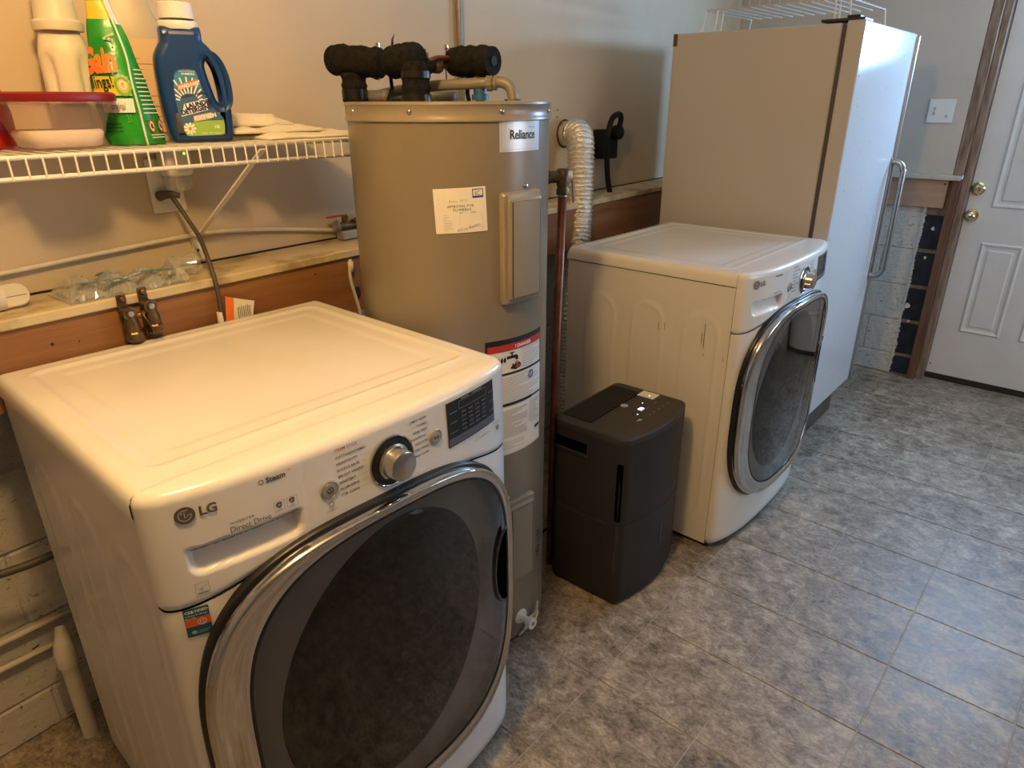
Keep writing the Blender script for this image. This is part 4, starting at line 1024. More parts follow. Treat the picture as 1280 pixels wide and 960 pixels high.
# shelf local: x along wall, -y out to the room
x0, x1 = -1.0, .742; yf = -.325
obj('front_rail', tube(NB(), [(x0, yf, -.002), (x1, yf, -.002)], .0042, 8), 'wire_white', ws, True)
obj('lower_rail', tube(NB(), [(x0, yf-.003, -.036), (x1+.006, yf-.003, -.036)], .0042, 8), 'wire_white', ws, True)
obj('mid_rail', tube(NB(), [(x0, -.16, -.005), (x1, -.16, -.005)], .003, 8), 'wire_white', ws, True)
obj('back_rail', tube(NB(), [(x0, -.012, -.004), (x1, -.012, -.004)], .003, 8), 'wire_white', ws, True)
wm = NB(); tube(wm, [(0, -.008, .001), (0, yf+.002, .001), (0, yf-.006, -.004), (0, yf-.007, -.038)], .0019, 6)
wme = bpy.data.meshes.new('wire'); wm.to_mesh(wme); wm.free(); wme.materials.append(M['wire_white'])
for k in range(68):
    o = bpy.data.objects.new('wire', wme); COL.objects.link(o); o.parent = ws; o.location = (x1-.002-k*.0258, 0, 0)
def shelfpt(*w): return SXI @ Vector(w)
b = NB(); p0 = shelfpt(-.092, .735, 1.412); p1 = shelfpt(-.168, .975, 1.195)
dv_ = (p1-p0).normalized(); 
mm = Matrix.Translation((p0+p1)/2) @ dv_.to_track_quat('Z', 'Y').to_matrix().to_4x4(); box(b, -.009, -.003, -(p1-p0).length/2, .009, .003, (p1-p0).length/2, .002, mat=None) if False else None
q = [Vector(v) for v in ((-.009, -.002), (.009, -.002), (.009, .002), (-.009, .002))]
L_ = (p1-p0).length/2; vv = [b.verts.new(mm @ Vector((a.x, a.y, s*L_))) for s in (-1, 1) for a in q]
for f in ((0, 1, 2, 3), (4, 5, 6, 7), (0, 1, 5, 4), (1, 2, 6, 5), (2, 3, 7, 6), (3, 0, 4, 7)): b.faces.new([vv[i] for i in f])
obj('support_brace', b, 'white', ws)
fp = shelfpt(-.170, .985, 1.170); b = sbox(fp.x-.014, -.003, fp.z-.038, fp.x+.014, -.0005, fp.z+.035, .001); obj('brace_foot', b, 'white', ws)
obj('foot_screw', lathe(NB(), [(.004, 0), (.003, .002)], 8, c=(fp.x, -.003, fp.z-.012), axis='-y'), 'brass_dull', ws)
ZT = SZ+.0035
# ------------------------------------------------------------------ ITEMS ON THE SHELF
# red bottle at the frame's edge
rb = thing('red_bottle', 'bright red plastic bottle at the left frame edge beside the tub', 'bottle', (-.607, .885, ZT))
obj('bottle_body', lathe(NB(), [(.07, 0), (.078, .006), (.078, .065), (.070, .11), (.052, .145), (.03, .17), (.028, .19)], 36), 'red_plastic', rb, True, 50)
obj('cap', lathe(NB(), [(.033, .19), (.033, .225), (.03, .23), (.001, .23)], 28), 'red_plastic', rb, True, 40)
# clear tub with red lid
tb = thing('powder_tub', 'cloudy plastic tub with dark red lid, half full of white powder', 'container', (-.487, .775, ZT), .10)
def tubsec(s, z, n=40, e=3.4, cx=0):
    out = []
    for k in range(n):
        a = 2*PI*k/n; c, s_ = math.cos(a), math.sin(a); out.append(Vector((cx+.101*s*math.copysign(abs(c)**(2/e), c), .080*s*math.copysign(abs(s_)**(2/e), s_), z)))
    return out
def loftsec(bm, secs, cap0=True, cap1=True):
    rings = [[bm.verts.new(v) for v in s] for s in secs]
    for a, c in zip(rings, rings[1:]):
        for k in range(len(a)): bm.faces.new((a[k], a[(k+1) % len(a)], c[(k+1) % len(a)], c[k]))
    if cap0: bm.faces.new(rings[0])
    if cap1: bm.faces.new(rings[-1])
    return bm
obj('tub_wall', loftsec(NB(), [tubsec(.60, .001), tubsec(.66, .004), tubsec(.74, .03), tubsec(.90, .076), tubsec(.95, .083)], True, False), 'cloudy', tb, True, 50)
obj('powder', loftsec(NB(), [tubsec(.58, .003), tubsec(.645, .006), tubsec(.715, .028), tubsec(.67, .034), tubsec(.2, .031)]), 'powder', tb, True)
obj('tub_rim', loftsec(NB(), [tubsec(.97, .078), tubsec(1.0, .080), tubsec(1.0, .084), tubsec(.96, .085)], False, False), 'cloudy', tb, True, 50)
obj('lid', loftsec(NB(), [tubsec(1.02, .083), tubsec(1.03, .086), tubsec(1.02, .096), tubsec(.97, .099), tubsec(.92, .096), tubsec(.6, .096)]), 'red_lid', tb, True, 40)
# white bottle behind the tub
wb = thing('white_bottle', 'cream white bottle with sculpted grips and tall cap behind the tub', 'bottle', (-.407, .895, ZT), -.3)
SQ = .84
def wsec(rx, ry, z, e=2.6, dent=0, n=48):
    rx *= SQ; ry *= SQ; out = []
    for k in range(n):
        a = 2*PI*k/n; c, s_ = math.cos(a), math.sin(a)
        g_ = 1-dent*(math.exp(-((a-4.05)/.26)**2)+math.exp(-((a-5.35)/.26)**2))
        out.append(Vector((g_*rx*math.copysign(abs(c)**(2/e), c), g_*ry*math.copysign(abs(s_)**(2/e), s_), z)))
    return out
obj('bottle_body', loftsec(NB(), [wsec(.052, .04, 0), wsec(.056, .043, .006), wsec(.056, .043, .06, dent=.24), wsec(.055, .043, .13, dent=.26), wsec(.055, .043, .155, dent=.22), wsec(.054, .042, .170, dent=.02), wsec(.051, .040, .185), wsec(.045, .036, .203), wsec(.041, .036, .212, 2)]), 'cream', wb, True, 60)
obj('cap', lathe(NB(), [(.044, .212), (.045, .216), (.045, .228), (.038, .232), (.035, .262), (.033, .30), (.031, .302), (.001, .302)], 36), 'cream', wb, True, 40)
# pouch of laundry pods
gb = thing('detergent_pouch', 'green stand-up laundry detergent pouch between the tub and the blue bottle', 'pouch', (-.345, .80, ZT))
c = Vector(gb.location)
def gp(x, y, z): return Vector((x, y, z))-c
# section polygons: left edge L, front ridge Rg, right edge Rt, back B
def gsec(L, Rg, Rt, B, z, b1=.01, b2=.008):
    out = []
    for (p, q, bl) in ((L, Rg, b1), (Rg, Rt, b2), (Rt, B, .0), (B, L, .0)):
        p, q = Vector(p), Vector(q); dn = (q-p); n = Vector((dn.y, -dn.x)).normalized()
        for k in range(8): t_ = k/8; v = p.lerp(q, t_)+n*bl*math.sin(PI*t_); out.append(gp(v.x, v.y, ZT+z))
    return out
secs = [gsec((-.392, .800), (-.337, .755), (-.286, .780), (-.345, .86), .0, .004, .003),
        gsec((-.398, .800), (-.340, .752), (-.286, .780), (-.345, .862), .02, .008, .005),
        gsec((-.402, .800), (-.341, .755), (-.296, .782), (-.350, .860), .07, .010, .005),
        gsec((-.401, .802), (-.343, .760), (-.304, .784), (-.350, .855), .12, .010, .004),
        gsec((-.396, .804), (-.340, .770), (-.312, .788), (-.352, .845), .165, .008, .003),
        gsec((-.384, .810), (-.344, .784), (-.324, .796), (-.356, .832), .215, .005, .002),
        gsec((-.374, .816), (-.350, .798), (-.334, .806), (-.358, .826), .262, .002, .001),
        gsec((-.370, .818), (-.354, .806), (-.342, .810), (-.358, .822), .30, .0, .0)]
sub = []
for a, bb_ in zip(secs, secs[1:]):
    for k in range(6): sub.append([u.lerp(v, k/6) for u, v in zip(a, bb_)])
sub.append(secs[-1])
b = NB(); loftsec(b, sub)
for i, v in enumerate(b.verts):
    n = math.sin(v.co.z*95+v.co.x*60)*.0012+math.sin(v.co.z*41+v.co.y*90)*.0012; v.co.x += n; v.co.y += n*.5
po = obj('pouch_film', b, ['green', 'yellow', 'green_light', 'white', 'green_dark'], gb, True)
for p in po.data.polygons:
    z = p.center.z; x = p.center.x; left = p.center.x+c.x < -.33+z*-.12
    if .232 < z < .262 and p.normal.x < .3: p.material_index = 1
    elif .262 <= z and p.normal.x < .3: p.material_index = 2
    elif z > .225 and p.normal.x > .3: p.material_index = 3
# seam ridge
b = NB(); tube(b, [s[8]+Vector((.001, -.003, 0)) for s in secs], .0022, 6, sub=6); obj('pouch_seam', b, 'white', gb, True)
def pouch_map(a, z, o):     # a: 0 at left edge .. 1 at ridge .. 2 right edge
    f = min(max(z/.30*1., 0), .9999); zs_ = [0, .02, .07, .12, .165, .215, .262, .30]
    i = max(k for k in range(7) if zs_[k] <= z); t_ = (z-zs_[i])/(zs_[i+1]-zs_[i])
    k = min(max(a*8, 0), 15.99); k0 = int(k); fr_ = k-k0
    v = (secs[i][k0].lerp(secs[i][k0+1], fr_)).lerp(secs[i+1][k0].lerp(secs[i+1][k0+1], fr_), t_)
    wob = math.sin(v.z*95+v.x*60)*.0012+math.sin(v.z*41+v.y*90)*.0012
    n = Vector((-.45, -.9, 0)) if a < 1 else Vector((.6, -.8, 0))
    return v+Vector((wob, wob*.5, 0))+n*(.0035+o*2)
d = Decal(); S_ = 12.
class PD(Decal): pass
d = Decal()
d.text('Gain', -.16, 1.34, .62, 0, bold=.05, sx=.78, ang=.05); d.text('flings!', -.02, 1.06, .32, 3, sx=.85, bold=.01, ang=.05)
d.rect(.05, .93, .95, 1.28, 5, -1, 6, 2)
for k in range(5): d.line(.55+.07*k, 1.95, .9-.03*k, 2.05-.06*k, .05, 1+3*(k % 2), 0)
d.ring(.80, 1.12, .14, .20, 1, 18, lift=1); d.ring(.80, 1.12, .05, .09, 2, 12, lift=1)
d.rect(.18, .62, .95, .88, 2, 0, 6, 1); d.text('original', .42, .68, .19, 3, sx=.6)
d.text('31', .72, .44, .20, 1, sx=.7)
for k in range(3): d.rect(.1, .40-.07*k, .55, .42-.07*k, 3, 0, 4, 1)
d.rect(.05, 2.42, .9, 2.55, 3, 0, 4, 1) if False else None
def pm(a, z, o): return pouch_map(min(max(a, 0), 1), z*.1, o)
d.make('front_print', ['orange', 'green_light', 'white', 'green_dark', 'green_dark', 'yellow'], pm, gb)
d = Decal()
for k in range(11): d.rect(1.12, .60+k*.08, 1.12+.75-.02*k, .62+k*.08, 1, 0, 4, 1)
for x in (1.32, 1.76): d.ring(x, .36, .10, .135, 0, 16, lift=1); d.disc(x, .36, .10, 1, 14); d.disc(x, .36, .05, 2, 8, 1); d.line(x-.08, .43, x+.08, .29, .02, 0, 2)
d.rect(1.18, .13, 1.85, .15, 1, 0, 4, 1); d.rect(1.18, .18, 1.85, .20, 1, 0, 4, 1)
d.make('side_print', ['ink_red', 'white', 'ink_black'], lambda a, z, o: pouch_map(min(max(a, 1.0), 2), z*.1 if True else 0, o), gb)
# beige jug behind
SQ = 1.0
bj = thing('beige_jug', 'beige plastic jug with printed tan label behind the blue bottle', 'jug', (-.272, .915, ZT), -.35)
obj('jug_body', loftsec(NB(), [wsec(.066, .040, 0, 3), wsec(.070, .044, .008, 3), wsec(.070, .044, .20, 3), wsec(.066, .041, .24, 3), wsec(.050, .034, .285, 2.6), wsec(.026, .026, .322, 2)]), 'beige_plastic', bj, True, 60)
obj('cap', lathe(NB(), [(.028, .322), (.028, .352), (.001, .352)], 24), P('grey_blue_cap', (.12, .15, .22), .4), bj, True, 40)
d = Decal(); d.rect(-.056, .02, .056, .205, 0)
for k in range(16): d.rect(-.050, .03+k*.0105, -.050+random.uniform(.05, .098), .0312+k*.0105, 1, 1)
d.text('PRECAUCION', -.048, .148, .008, 1); d.make('jug_label', ['label_tan', 'copper'], lambda a, z, o: Vector((a, -.0452-o, z)), bj)
# blue bottle
sc_ = .000315; bz_ = .00031
def bp(pts): return [((x-375)*sc_, (890-z)*bz_) for x, z in pts]
outl = closed_smooth(bp([(200, 888), (178, 840), (168, 760), (158, 640), (156, 500), (158, 400), (170, 330), (205, 268), (216, 250), (221, 215), (222, 185), (226, 166), (250, 163), (350, 163), (445, 163), (469, 166), (474, 185), (475, 215), (476, 250), (500, 275), (538, 325), (572, 400), (588, 500), (594, 620), (592, 760), (582, 850), (566, 884), (530, 890), (380, 890), (240, 890)]), 4)
hole = closed_smooth(bp([(474, 372), (492, 358), (512, 366), (538, 410), (556, 480), (562, 560), (557, 618), (540, 642), (522, 640), (503, 612), (486, 540), (468, 450), (464, 400)]), 4)
bb = thing('blue_bottle', 'dark blue laundry detergent bottle with white cap and side handle', 'bottle', (-.203, .795, ZT+.0005), math.radians(-19))
me = shape2d([outl, hole[::-1]], .075, .016, 4); bo = link('bottle_body', me, 'blue_plastic', bb); me.shade_smooth(); me.set_sharp_from_angle(angle=math.radians(60))
cxm = (347-375)*sc_; zc0 = (890-168)*bz_
obj('neck', lathe(NB(), [(.034, -.02), (.034, .002)], 36, c=(cxm, 0, zc0)), 'blue_plastic', bb, True, 40)
b = lathe(NB(), [(.038, 0), (.039, .002), (.039, .013), (.037, .016)], 44, c=(cxm, 0, zc0-.004)); obj('cap_collar', b, 'white', bb, True, 40)
b = NB(); rings = []
for z, r in ((.0165, .0345), (.030, .0338), (.045, .0325), (.047, .031)):
    rings.append([b.verts.new((cxm+(r-(.0006 if k % 2 else 0))*math.cos(2*PI*k/88), (r-(.0006 if k % 2 else 0))*math.sin(2*PI*k/88), zc0+z)) for k in range(88)])
for q_, r_2 in zip(rings, rings[1:]):
    for k in range(88): b.faces.new((q_[k], q_[(k+1) % 88], r_2[(k+1) % 88], r_2[k]))
b.faces.new(rings[-1]); obj('cap', b, 'white', bb, True, 30)
d = Decal(); lab = closed_smooth(bp([(258, 480), (272, 442), (312, 425), (366, 424), (396, 440), (412, 500), (428, 570), (450, 640), (492, 694), (524, 730), (530, 770), (522, 838), (500, 846), (400, 850), (300, 850), (276, 845), (262, 800), (248, 700), (243, 580)]), 3)
d.poly(lab, 0)
def B2(x, z): return bp([(x, z)])[0]
top = bp([(246, 540), (262, 462), (312, 430), (366, 428), (394, 444), (410, 500), (420, 540)]); d.poly(top, 1, 1)
ox, oz = B2(330, 640)
for k in range(11):
    a = math.radians(20+14*k); d.line(ox+.020*math.cos(a), oz+.020*math.sin(a), ox+min(.052, .026/max(abs(math.cos(a)), .01))*math.cos(a), oz+min(.052, .026/max(abs(math.cos(a)), .01))*math.sin(a), .0030, 2, 2)
d.poly(bp([(262, 800), (272, 772), (330, 762), (420, 750), (528, 748), (528, 790), (522, 836), (500, 844), (300, 848), (276, 842)]), 3, 2)
def tx(s, x, z, size, mi, ang=.0, bold=.02, sx=1, lift=None): a_, b_ = B2(x, z); d.text(s, a_, b_, size, mi, 'LEFT', ang, bold, sx=sx)
d.text('MORE & DETERGENT', *B2(292, 442), .0034, 4); d.text('FORMULA', *B2(306, 460), .0056, 4, bold=.04)
a_, b_ = B2(268, 556); d.poly([(a_, b_), (a_+.040, b_+.010), (a_+.040, b_+.022), (a_, b_+.010)], 5, 3); 
M_t = ['navy_sky', 'cyan_print', 'white_ink', 'grass_print', 'white_ink', 'orange', 'navy_print', 'yellow', 'label_tan']
d.text('AWESOME', a_+.002, b_+.0018, .0098, 4, 'LEFT', .24, .04, sx=.9)
a_, b_ = B2(278, 604); d.text('ULTRA POWERFUL', a_, b_, .0062, 6, ang=.16, bold=.03)
a_, b_ = B2(272, 684); d.poly([(a_-.003, b_-.012), (a_+.052, b_+.001), (a_+.054, b_+.024), (a_+.006, b_+.013)], 4, 3)
d.text('LAUNDRY', a_+.009, b_+.0035, .0125, 6, ang=.22, bold=.05); d.text('DETERGENT', a_-.001, b_-.009, .0125, 6, ang=.22, bold=.05, sx=.92)
a_, b_ = B2(345, 748); d.poly([(a_-.003, b_-.003), (a_+.034, b_+.004), (a_+.034, b_+.016), (a_-.003, b_+.009)], 8, 3); d.text('OXYGEN', a_-.001, b_, .0110, 4, ang=.17, bold=.05)
fx, fz = B2(302, 800)
for k in range(9):
    a = 2*PI*k/9; d.poly([(fx+.002*math.cos(a-.5), fz+.002*math.sin(a-.5)), (fx+.011*math.cos(a-.2), fz+.011*math.sin(a-.2)), (fx+.013*math.cos(a), fz+.013*math.sin(a)), (fx+.011*math.cos(a+.2), fz+.011*math.sin(a+.2)), (fx+.002*math.cos(a+.5), fz+.002*math.sin(a+.5))], 4, 3)
d.disc(fx, fz, .0035, 5, 10, 4)
d.text('64 FL OZ (1.89L)', *B2(372, 838), .0055, 4); d.text('HE', *B2(462, 800), .0085, 4, bold=.03)
# text verts use their material index as lift
d.make('bottle_label', M_t, lambda a, z, o: Vector((a, -.0378-o*.6, z)), bb)
# white papers
for i, (nm, lab_, x, y, sx, sy, z, h, rz) in enumerate([
    ('white_bag', 'flat folded white bag lowest in the white pile at the shelf end', .045, .850, .30, .22, 0, .012, AW),
    ('white_bag', 'flat white bag in the middle of the white pile beside the blue bottle', .0, .875, .27, .17, .0125, .014, AW+.05),
    ('white_bag', 'crumpled white bag with dark mark on top of the white pile', -.045, .895, .20, .14, .027, .022, AW-.08)]):
    t = tag(obj(nm, NB(), 'cloth'), lab_, 'bag', 'white bags on the wire shelf'); b = NB(); nx_, ny_ = 26, 14; rnd = random.Random(20+i); ph = [rnd.uniform(0, 6) for _ in range(6)]
    top = []; bot = []
    for j in range(ny_+1):
        for k in range(nx_+1):
            u, v = k/nx_, j/ny_; x_ = (u-.5)*sx; y_ = (v-.5)*sy
            e_ = min(u, 1-u, v, 1-v); hh_ = h*(.35+.65*min(1, e_*7))*(1+.25*math.sin(u*9+ph[0]+v*5)+.2*math.sin(u*17+v*11+ph[1]))
            if u > .8: hh_ *= .75
            skew = .03*(1-v)*(i == 0) - .02*v*u
            top.append(b.verts.new((x_+skew+.004*math.sin(v*7+ph[2]), y_+.004*math.sin(u*9+ph[3]), max(hh_, .003)))); bot.append(b.verts.new((x_+skew+.004*math.sin(v*7+ph[2]), y_+.004*math.sin(u*9+ph[3]), 0)))
    for j in range(ny_):
        for k in range(nx_): a = j*(nx_+1)+k; b.faces.new((top[a], top[a+1], top[a+nx_+2], top[a+nx_+1])); b.faces.new((bot[a], bot[a+nx_+1], bot[a+nx_+2], bot[a+1]))
    rimi = [k for k in range(nx_+1)]+[j*(nx_+1)+nx_ for j in range(1, ny_+1)]+[ny_*(nx_+1)+k for k in range(nx_-1, -1, -1)]+[j*(nx_+1) for j in range(ny_-1, 0, -1)]
    for a, c_ in zip(rimi, rimi[1:]+rimi[:1]): b.faces.new((top[a], bot[a], bot[c_], top[c_]))
    bmesh.ops.recalc_face_normals(b, faces=b.faces[:]); b.to_mesh(t.data); b.free(); t.data.shade_smooth(); t.location = (x, y, ZT+z); t.rotation_euler.z = rz

# ------------------------------------------------------------------ WALL ITEMS LEFT
oy = Matrix.Translation(WL(-.222, 0, 1.325)) @ Matrix.Rotation(AW, 4, 'Z')
wo = thing('wall_outlet', 'white wall outlet plate below the wire shelf', 'outlet', WL(-.222, 0, 1.325), AW)
obj('cover_plate', sbox(-.042, -.006, -.064, .042, -.0004, .064, .004), 'white', wo)
obj('plate_screw', lathe(NB(), [(.0035, 0), (.002, .0015)], 10, c=(-.002, -.006, -.046), axis='-y'), 'white', wo)
obj('receptacle', sbox(-.017, -.0085, -.040, .017, -.005, -.008, .003), 'white', wo)
nl = thing('night_light', 'white plug-in night light with clear fluted shade and green indicator', 'night light', WL(-.205, .008, 1.372), AW)
obj('housing', sbox(-.034, -.055, -.024, .032, -.001, .042, .012, seg=3), 'white', nl, True, 50)
b = NB(); rings = []
for z, r in ((-.024, .027), (-.036, .031), (-.052, .028), (-.058, .016)):
    rings.append([b.verts.new((r*(1+.10*math.cos(9*2*PI*k/72))*math.cos(2*PI*k/72), -.030+.8*r*(1+.10*math.cos(9*2*PI*k/72))*math.sin(2*PI*k/72), z)) for k in range(72)])
for q_, r_2 in zip(rings, rings[1:]):
    for k in range(72): b.faces.new((q_[k], q_[(k+1) % 72], r_2[(k+1) % 72], r_2[k]))
obj('clear_shade', b, 'clear', nl, True); obj('bulb', lathe(NB(), [(.006, -.016), (.007, -.028), (.004, -.036), (.001, -.037)], 14, c=(0, -.028, 0)), 'white', nl, True)
obj('indicator', lathe(NB(), [(.0042, 0), (.003, .003), (.001, .0035)], 12, c=(.012, -.052, .028), axis='-y'), 'green_led', nl)
wiv = (Matrix.Translation(wm_.location) @ Matrix.Rotation(-.008, 4, 'Z')).inverted()
wpl = wiv @ Matrix.Translation(WL(-.235, .008, 1.302)) @ Matrix.Rotation(AW, 4, 'Z')
b = NB(); tube(b, [wpl @ Vector(p) for p in [(-.010, -.001, .0), (-.004, -.016, .004), (.006, -.030, .005), (.022, -.036, .001)]], lambda q: .0125-.006*q, 12, sub=4); obj('power_plug', b, 'cord_grey', wm_, True)
b = NB(); tube(b, [wiv @ Vector(p) for p in [(-.228, .950, 1.303), (-.223, .942, 1.290), (-.211, .92, 1.248), (-.208, .88, 1.207), (-.216, .835, 1.156), (-.221, .808, 1.109), (-.222, .803, 1.05), (-.227, .803, .99)]], .0055, 10, sub=7); obj('power_cord', b, 'cord_grey', wm_, True)
b = NB(); tube(b, [wiv @ Vector((-.226, .804, 1.040)), wiv @ Vector((-.227, .803, 1.015))], .0075, 10); obj('cord_sleeve', b, 'white', wm_)
tg = tag(obj('instruction_tag', NB(), ['paper', 'orange', 'ink']), 'small white and orange instruction tag beside the cord behind the washer', 'tag')
V = [Vector((-.217, .8005, .992)), Vector((-.198, .8005, .990)), Vector((-.150, .8005, .984)), Vector((-.132, .806, 1.048)), Vector((-.184, .806, 1.066)), Vector((-.204, .806, 1.074))]
mt = tg.data; d = Decal(); d.v = []; 
bm_ = NB(); vv = [bm_.verts.new(v) for v in V]; vb = [bm_.verts.new(v+Vector((0, .001, 0))) for v in V]
fA = bm_.faces.new((vv[0], vv[1], vv[4], vv[5])); fA.material_index = 1; fB = bm_.faces.new((vv[1], vv[2], vv[3], vv[4]))
bm_.faces.new(vb); 
for q_ in range(7):
    x_ = -.182+q_*.005; bm_.faces.new([bm_.verts.new(p) for p in ((x_, .8000, 1.012+.003*(q_ % 3)), (x_+.002, .8000, 1.016+.003*(q_ % 2)), (x_+.004, .8030, 1.040+.003*(q_ % 3)), (x_+.002, .8030, 1.042))]).material_index = 2
bm_.to_mesh(mt); bm_.free()
# water supply valves
for i, (s, z, lab_) in enumerate(((-.450, 1.111, 'left tarnished brass washer supply valve on the wooden plank'), (-.404, 1.118, 'right tarnished brass washer supply valve on the wooden plank'))):
    vt = thing('supply_valve', lab_, 'valve', WL(s, .1735, z-.035), AW, 'supply valves behind the washer')
    b = NB(); box(b, -.010, -.006, -.06, .010, -.0005, .052, .002); obj('mounting_bracket', b, 'brass_dull', vt)
    obj('bracket_screw', lathe(NB(), [(.007, 0), (.007, .006), (.004, .009)], 8, c=(0, -.006, .042), axis='-y'), 'brass_dull', vt)
    b = NB(); tube(b, [(0, -.006, .015), (0, -.03, .015)], .013, 14); tube(b, [(0, -.024, .018), (.002, -.026, -.014), (.003, -.026, -.05)], lambda q: .014-.002*math.sin(q*9), 14, sub=4); obj('valve_body', b, 'brass_dull', vt, True, 50)
    obj('valve_screw', lathe(NB(), [(.0145, 0), (.0145, .004), (.010, .005), (.009, .008), (.001, .008)], 20, c=(0, -.030, .015), axis='-y'), 'brass_dull', vt, True, 40)
    obj('screw_face', lathe(NB(), [(.0065, 0), (.0060, .0015), (.001, .002)], 14, c=(0, -.038, .015), axis='-y'), 'steel', vt)
    obj('hose_nut', lathe(NB(), [(.0155, -.048), (.018, -.044), (.018, -.030), (.015, -.026)], 8, c=(.003, -.026, 0)), 'brass_dull', vt)
b = NB(); tube(b, [WL(-.444, .20, 1.080), WL(-.427, .205, 1.084), WL(-.410, .20, 1.088)], .006, 10); tube(b, [WL(-.429, .21, 1.094), WL(-.415, .225, 1.045)], .0022, 6)
tag(obj('valve_lever', b, 'brass_dull', None, True), 'small brass lever bar linking the two supply valves', 'lever')
# supply hoses of the washer below the valves are hidden; clear clamshell
cl = thing('clear_clamshell', 'crumpled clear plastic clamshell pack lying on the wooden ledge', 'packaging', WL(-.405, .085, 1.122), AW-.02)
b = NB(); nx_, ny_ = 44, 20; rnd = random.Random(2)
for j in range(ny_+1):
    for k in range(nx_+1):
        u, v = k/nx_, j/ny_; x_ = (u-.5)*.245; y_ = (v-.5)*.135-.01*u
        cell = abs(math.sin(u*PI*3.5))*math.sin(PI*v)**.7
        zz = .004+.040*cell*(1-.2*u)+rnd.uniform(-.004, .004); b.verts.new((x_, y_, zz))
b.verts.ensure_lookup_table()
for j in range(ny_):
    for k in range(nx_): a = j*(nx_+1)+k; b.faces.new([b.verts[i] for i in (a, a+1, a+nx_+2, a+nx_+1)])
obj('blister', b, 'clear', cl, False)
obj('flat_tray', sbox(-.135, -.078, .0, .12, .055, .002), 'clear', cl)
d = Decal(); d.rect(-.11, -.064, .10, -.046, 0, 0, 8, 1); d.text('BLUEBERRIES', -.062, -.061, .015, 1, bold=.03); d.disc(-.02, .03, .020, 0, 18)
d.make('blue_print', ['cyan_print', 'white_ink'], lambda a, z, o: Vector((a, z, .033+.005*math.sin(a*40)+o)), cl)
cup = thing('clear_cup', 'small crushed clear plastic cup at the right end of clamshell pack', 'cup', WL(-.262, .095, 1.1225), AW)
b = NB(); rings = []
for i, (x_, r) in enumerate(((-.035, .024), (-.02, .027), (0, .024), (.02, .028), (.036, .021))):
    rings.append([b.verts.new((x_, r*(1+.12*math.sin(5*a+i*2))*math.cos(a), r*.85*(1+.12*math.sin(5*a+i*2))*math.sin(a)+.026)) for a in [2*PI*k/30 for k in range(30)]])
for q_, r_2 in zip(rings, rings[1:]):
    for k in range(30): b.faces.new((q_[k], q_[(k+1) % 30], r_2[(k+1) % 30], r_2[k]))
b.faces.new(rings[0]); obj('cup_wall', b, 'clear', cup)
# white cylinder (rolled thing) on the ledge
wc = thing('white_scoop_handle', 'white plastic cylinder and rounded flap lying on the ledge at left', 'plastic piece', WL(-.655, .085, 1.122), AW)
b = NB(); tube(b, [(-.12, -.005, .027), (.018, -.005, .027)], .026, 24); obj('cylinder', b, 'white', wc, True, 40)
me = shape2d([rrect(-.02, -.024, .066, .024, .022, 6)], .012, .002, 1); fl = link('rounded_flap', me, 'cream', wc); fl.location = (0, -.002, .026); fl.rotation_euler.x = -.5
obj('flap_line', sbox(.0, -.0095, .025, .06, -.0085, .0265), 'grey_ink', wc) 
# white tube running along the wall
b = NB(); tube(b, [WL(s, .010, z) for s, z in ((-1.9, 1.17), (-.9, 1.168), (-.60, 1.180), (-.42, 1.189), (-.17, 1.199), (-.02, 1.190), (.12, 1.172), (.275, 1.148))], .0055, 10, sub=6)
tag(obj('white_tubing', b, 'pipe_white', None, True), 'thin white plastic tubing running along the wall just above the ledge', 'tubing')
sv = thing('shutoff_valve', 'dark brass shutoff valve with red lever handle left of the water heater', 'valve', WL(.285, .035, 1.165), AW)
b = NB(); tube(b, [(-.035, .0, 0), (.05, -.0, -.004)], .012, 14); tube(b, [(0, 0, -.01), (.0, 0, .028)], .010, 12); tube(b, [(.03, 0, 0), (.08, .005, .012)], .014, 12); obj('valve_body', b, 'brass_dull', sv, True, 50)
obj('chrome_flange', lathe(NB(), [(.001, -.038), (.017, -.037), (.018, -.030), (.012, -.028)], 22, axis='x'), 'steel', sv, True, 40)
b = NB(); box(b, -.066, -.006, .028, .006, .006, .032, .001); obj('red_lever', b, P('faded_red', (.33, .04, .02), .45), sv)
obj('mount_block', sbox(-.028, -.022, -.040, .045, .012, -.014, .003), 'grey_btn', sv)
b = NB(); tube(b, [WL(.185, .168, 1.095), WL(.178, .170, 1.04), WL(.20, .172, .93), WL(.21, .175, .80)], .0045, 8, sub=5); lathe(b, [(.008, 0), (.008, .03)], 12, c=WL(.184, .169, 1.058))
tag(obj('thin_white_pipe', b, 'pipe_white', None, True), 'thin white vertical pipe beside the left edge of the water heater', 'pipe')
# conduit behind the heater
b = NB(); tube(b, [WL(.855, .014, 1.13), WL(.855, .014, 2.4)], .0115, 12)
tag(obj('wall_conduit', b, mottled('galvanised_conduit', (.22, .22, .21), (.3, .3, .29), 20, .45, metal=.4), None, True), 'grey vertical metal conduit on the wall behind the water heater', 'conduit')
b = NB(); tube(b, [WL(.6, .006, 1.150), WL(1.2, .006, 1.142), WL(2.4, .006, 1.133)], .003, 6)
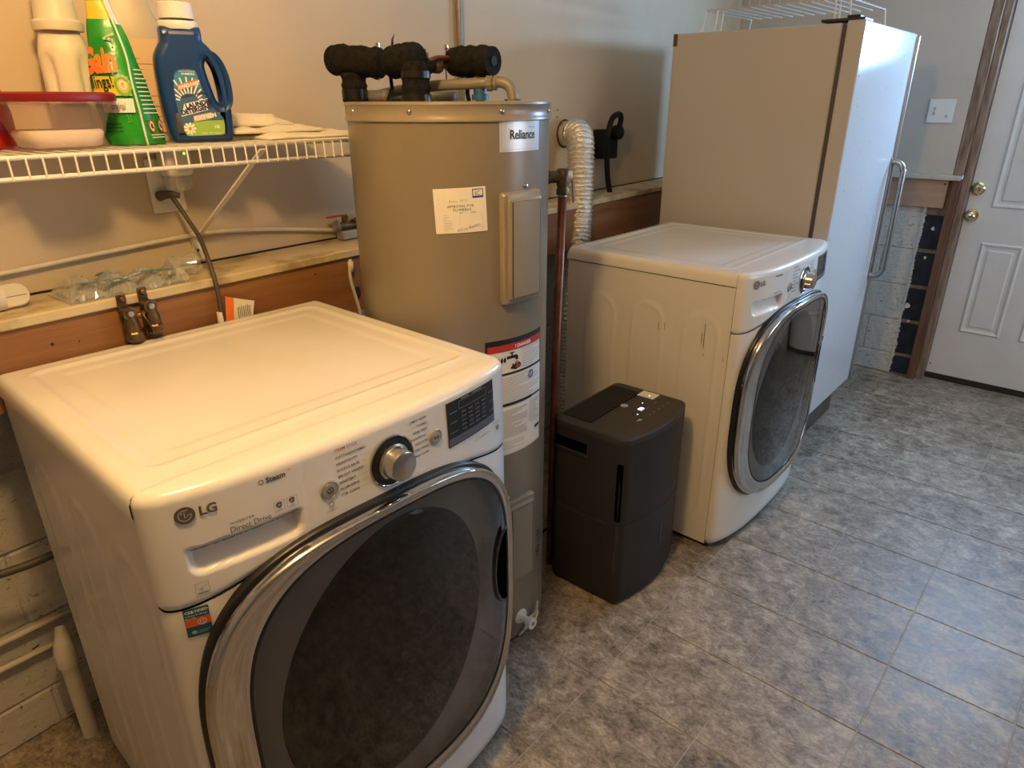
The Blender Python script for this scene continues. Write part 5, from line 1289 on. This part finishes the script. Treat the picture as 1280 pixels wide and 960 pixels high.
# drain pieces lower left
gh = tag(obj('drain_hose', tube(NB(), [WL(-1.1, .09, .60), WL(-.86, .10, .572), WL(-.74, .105, .558), WL(-.64, .11, .560)], .0095, 14, sub=6), P('grey_hose', (.085, .075, .062), .5), None, True), 'grey drain hose entering behind the washing machine at the left edge', 'hose')
sp = thing('standpipe', 'white plastic standpipe with elbow against the block wall left of washer', 'pipe', WL(-.722, .075, 0), AW)
b = NB(); tube(b, [(.0, 0, .0), (.0, 0, .24)], .0185, 20); obj('pipe', b, 'pipe_white', sp, True, 40)
b = NB(); tube(b, [(0, 0, .235), (0, 0, .262), (.003, .008, .285), (.010, .024, .302), (.016, .038, .322)], lambda q: .0235-.012*max(0, q-.4)/.6, 20, sub=4); obj('elbow', b, 'pipe_white', sp, True, 50)
obj('collar', lathe(NB(), [(.0215, .232), (.0235, .235), (.0235, .244), (.021, .247)], 24), 'pipe_white', sp, True, 40)
for z, lab_ in ((.322, 'upper thin white pipe running low along the block wall at left'), (.252, 'lower thin white pipe running low along the block wall at left')):
    tag(obj('water_line', tube(NB(), [WL(-1.6, -.005, z+.01), WL(-1.0, -.005, z+.008), WL(-.55, -.005, z-.006)], .0075, 10), 'pipe_white', None, True), lab_, 'pipe', 'thin pipes along the block wall')
# light switch on the far wall
sw = thing('light_switch', 'white double light switch plate on the far wall beside the door', 'light switch', (XF, .048, 1.457))
obj('cover_plate', sbox(-.006, -.060, -.058, -.0004, .060, .058, .004), P('switch_white', (.74, .75, .76), .35), sw)
for y, z in ((.028, .012), (.028, -.010), (-.030, -.024)): obj('toggle', sbox(-.011, y-.004, z-.007, -.005, y+.004, z+.007, .001), P('switch_shadow', (.38, .38, .4), .5), sw)

# ------------------------------------------------------------------ separate pieces that were drawn in one mesh
def split_islands(o):
    bm = bmesh.new(); bm.from_mesh(o.data); bm.verts.ensure_lookup_table(); seen = set(); isl = []
    for v in bm.verts:
        if v.index in seen: continue
        st = [v]; g = []; seen.add(v.index)
        while st:
            a = st.pop(); g.append(a.index)
            for e in a.link_edges:
                b2 = e.other_vert(a)
                if b2.index not in seen: seen.add(b2.index); st.append(b2)
        isl.append(set(g))
    bm.free()
    if len(isl) < 2: return
    base = o.name.split('.')[0]; first = True; src = o.data
    for g in isl:
        bm = bmesh.new(); bm.from_mesh(src); bmesh.ops.delete(bm, geom=[v for v in bm.verts if v.index not in g], context='VERTS')
        me = bpy.data.meshes.new(base); bm.to_mesh(me); bm.free()
        for m in src.materials: me.materials.append(m)
        if first: o.data = me; first = False
        else:
            c = o.copy(); c.data = me; COL.objects.link(c); c.parent = o.parent
for o in list(SC.objects):
    if o.type == 'MESH' and o.name.split('.')[0] in ('hex_nut', 'screw_hole', 'nail_hole', 'screw_cap', 'side_scratch') or (o.parent and o.parent.name.startswith('wire_rack') and o.name.startswith('leg')): split_islands(o)
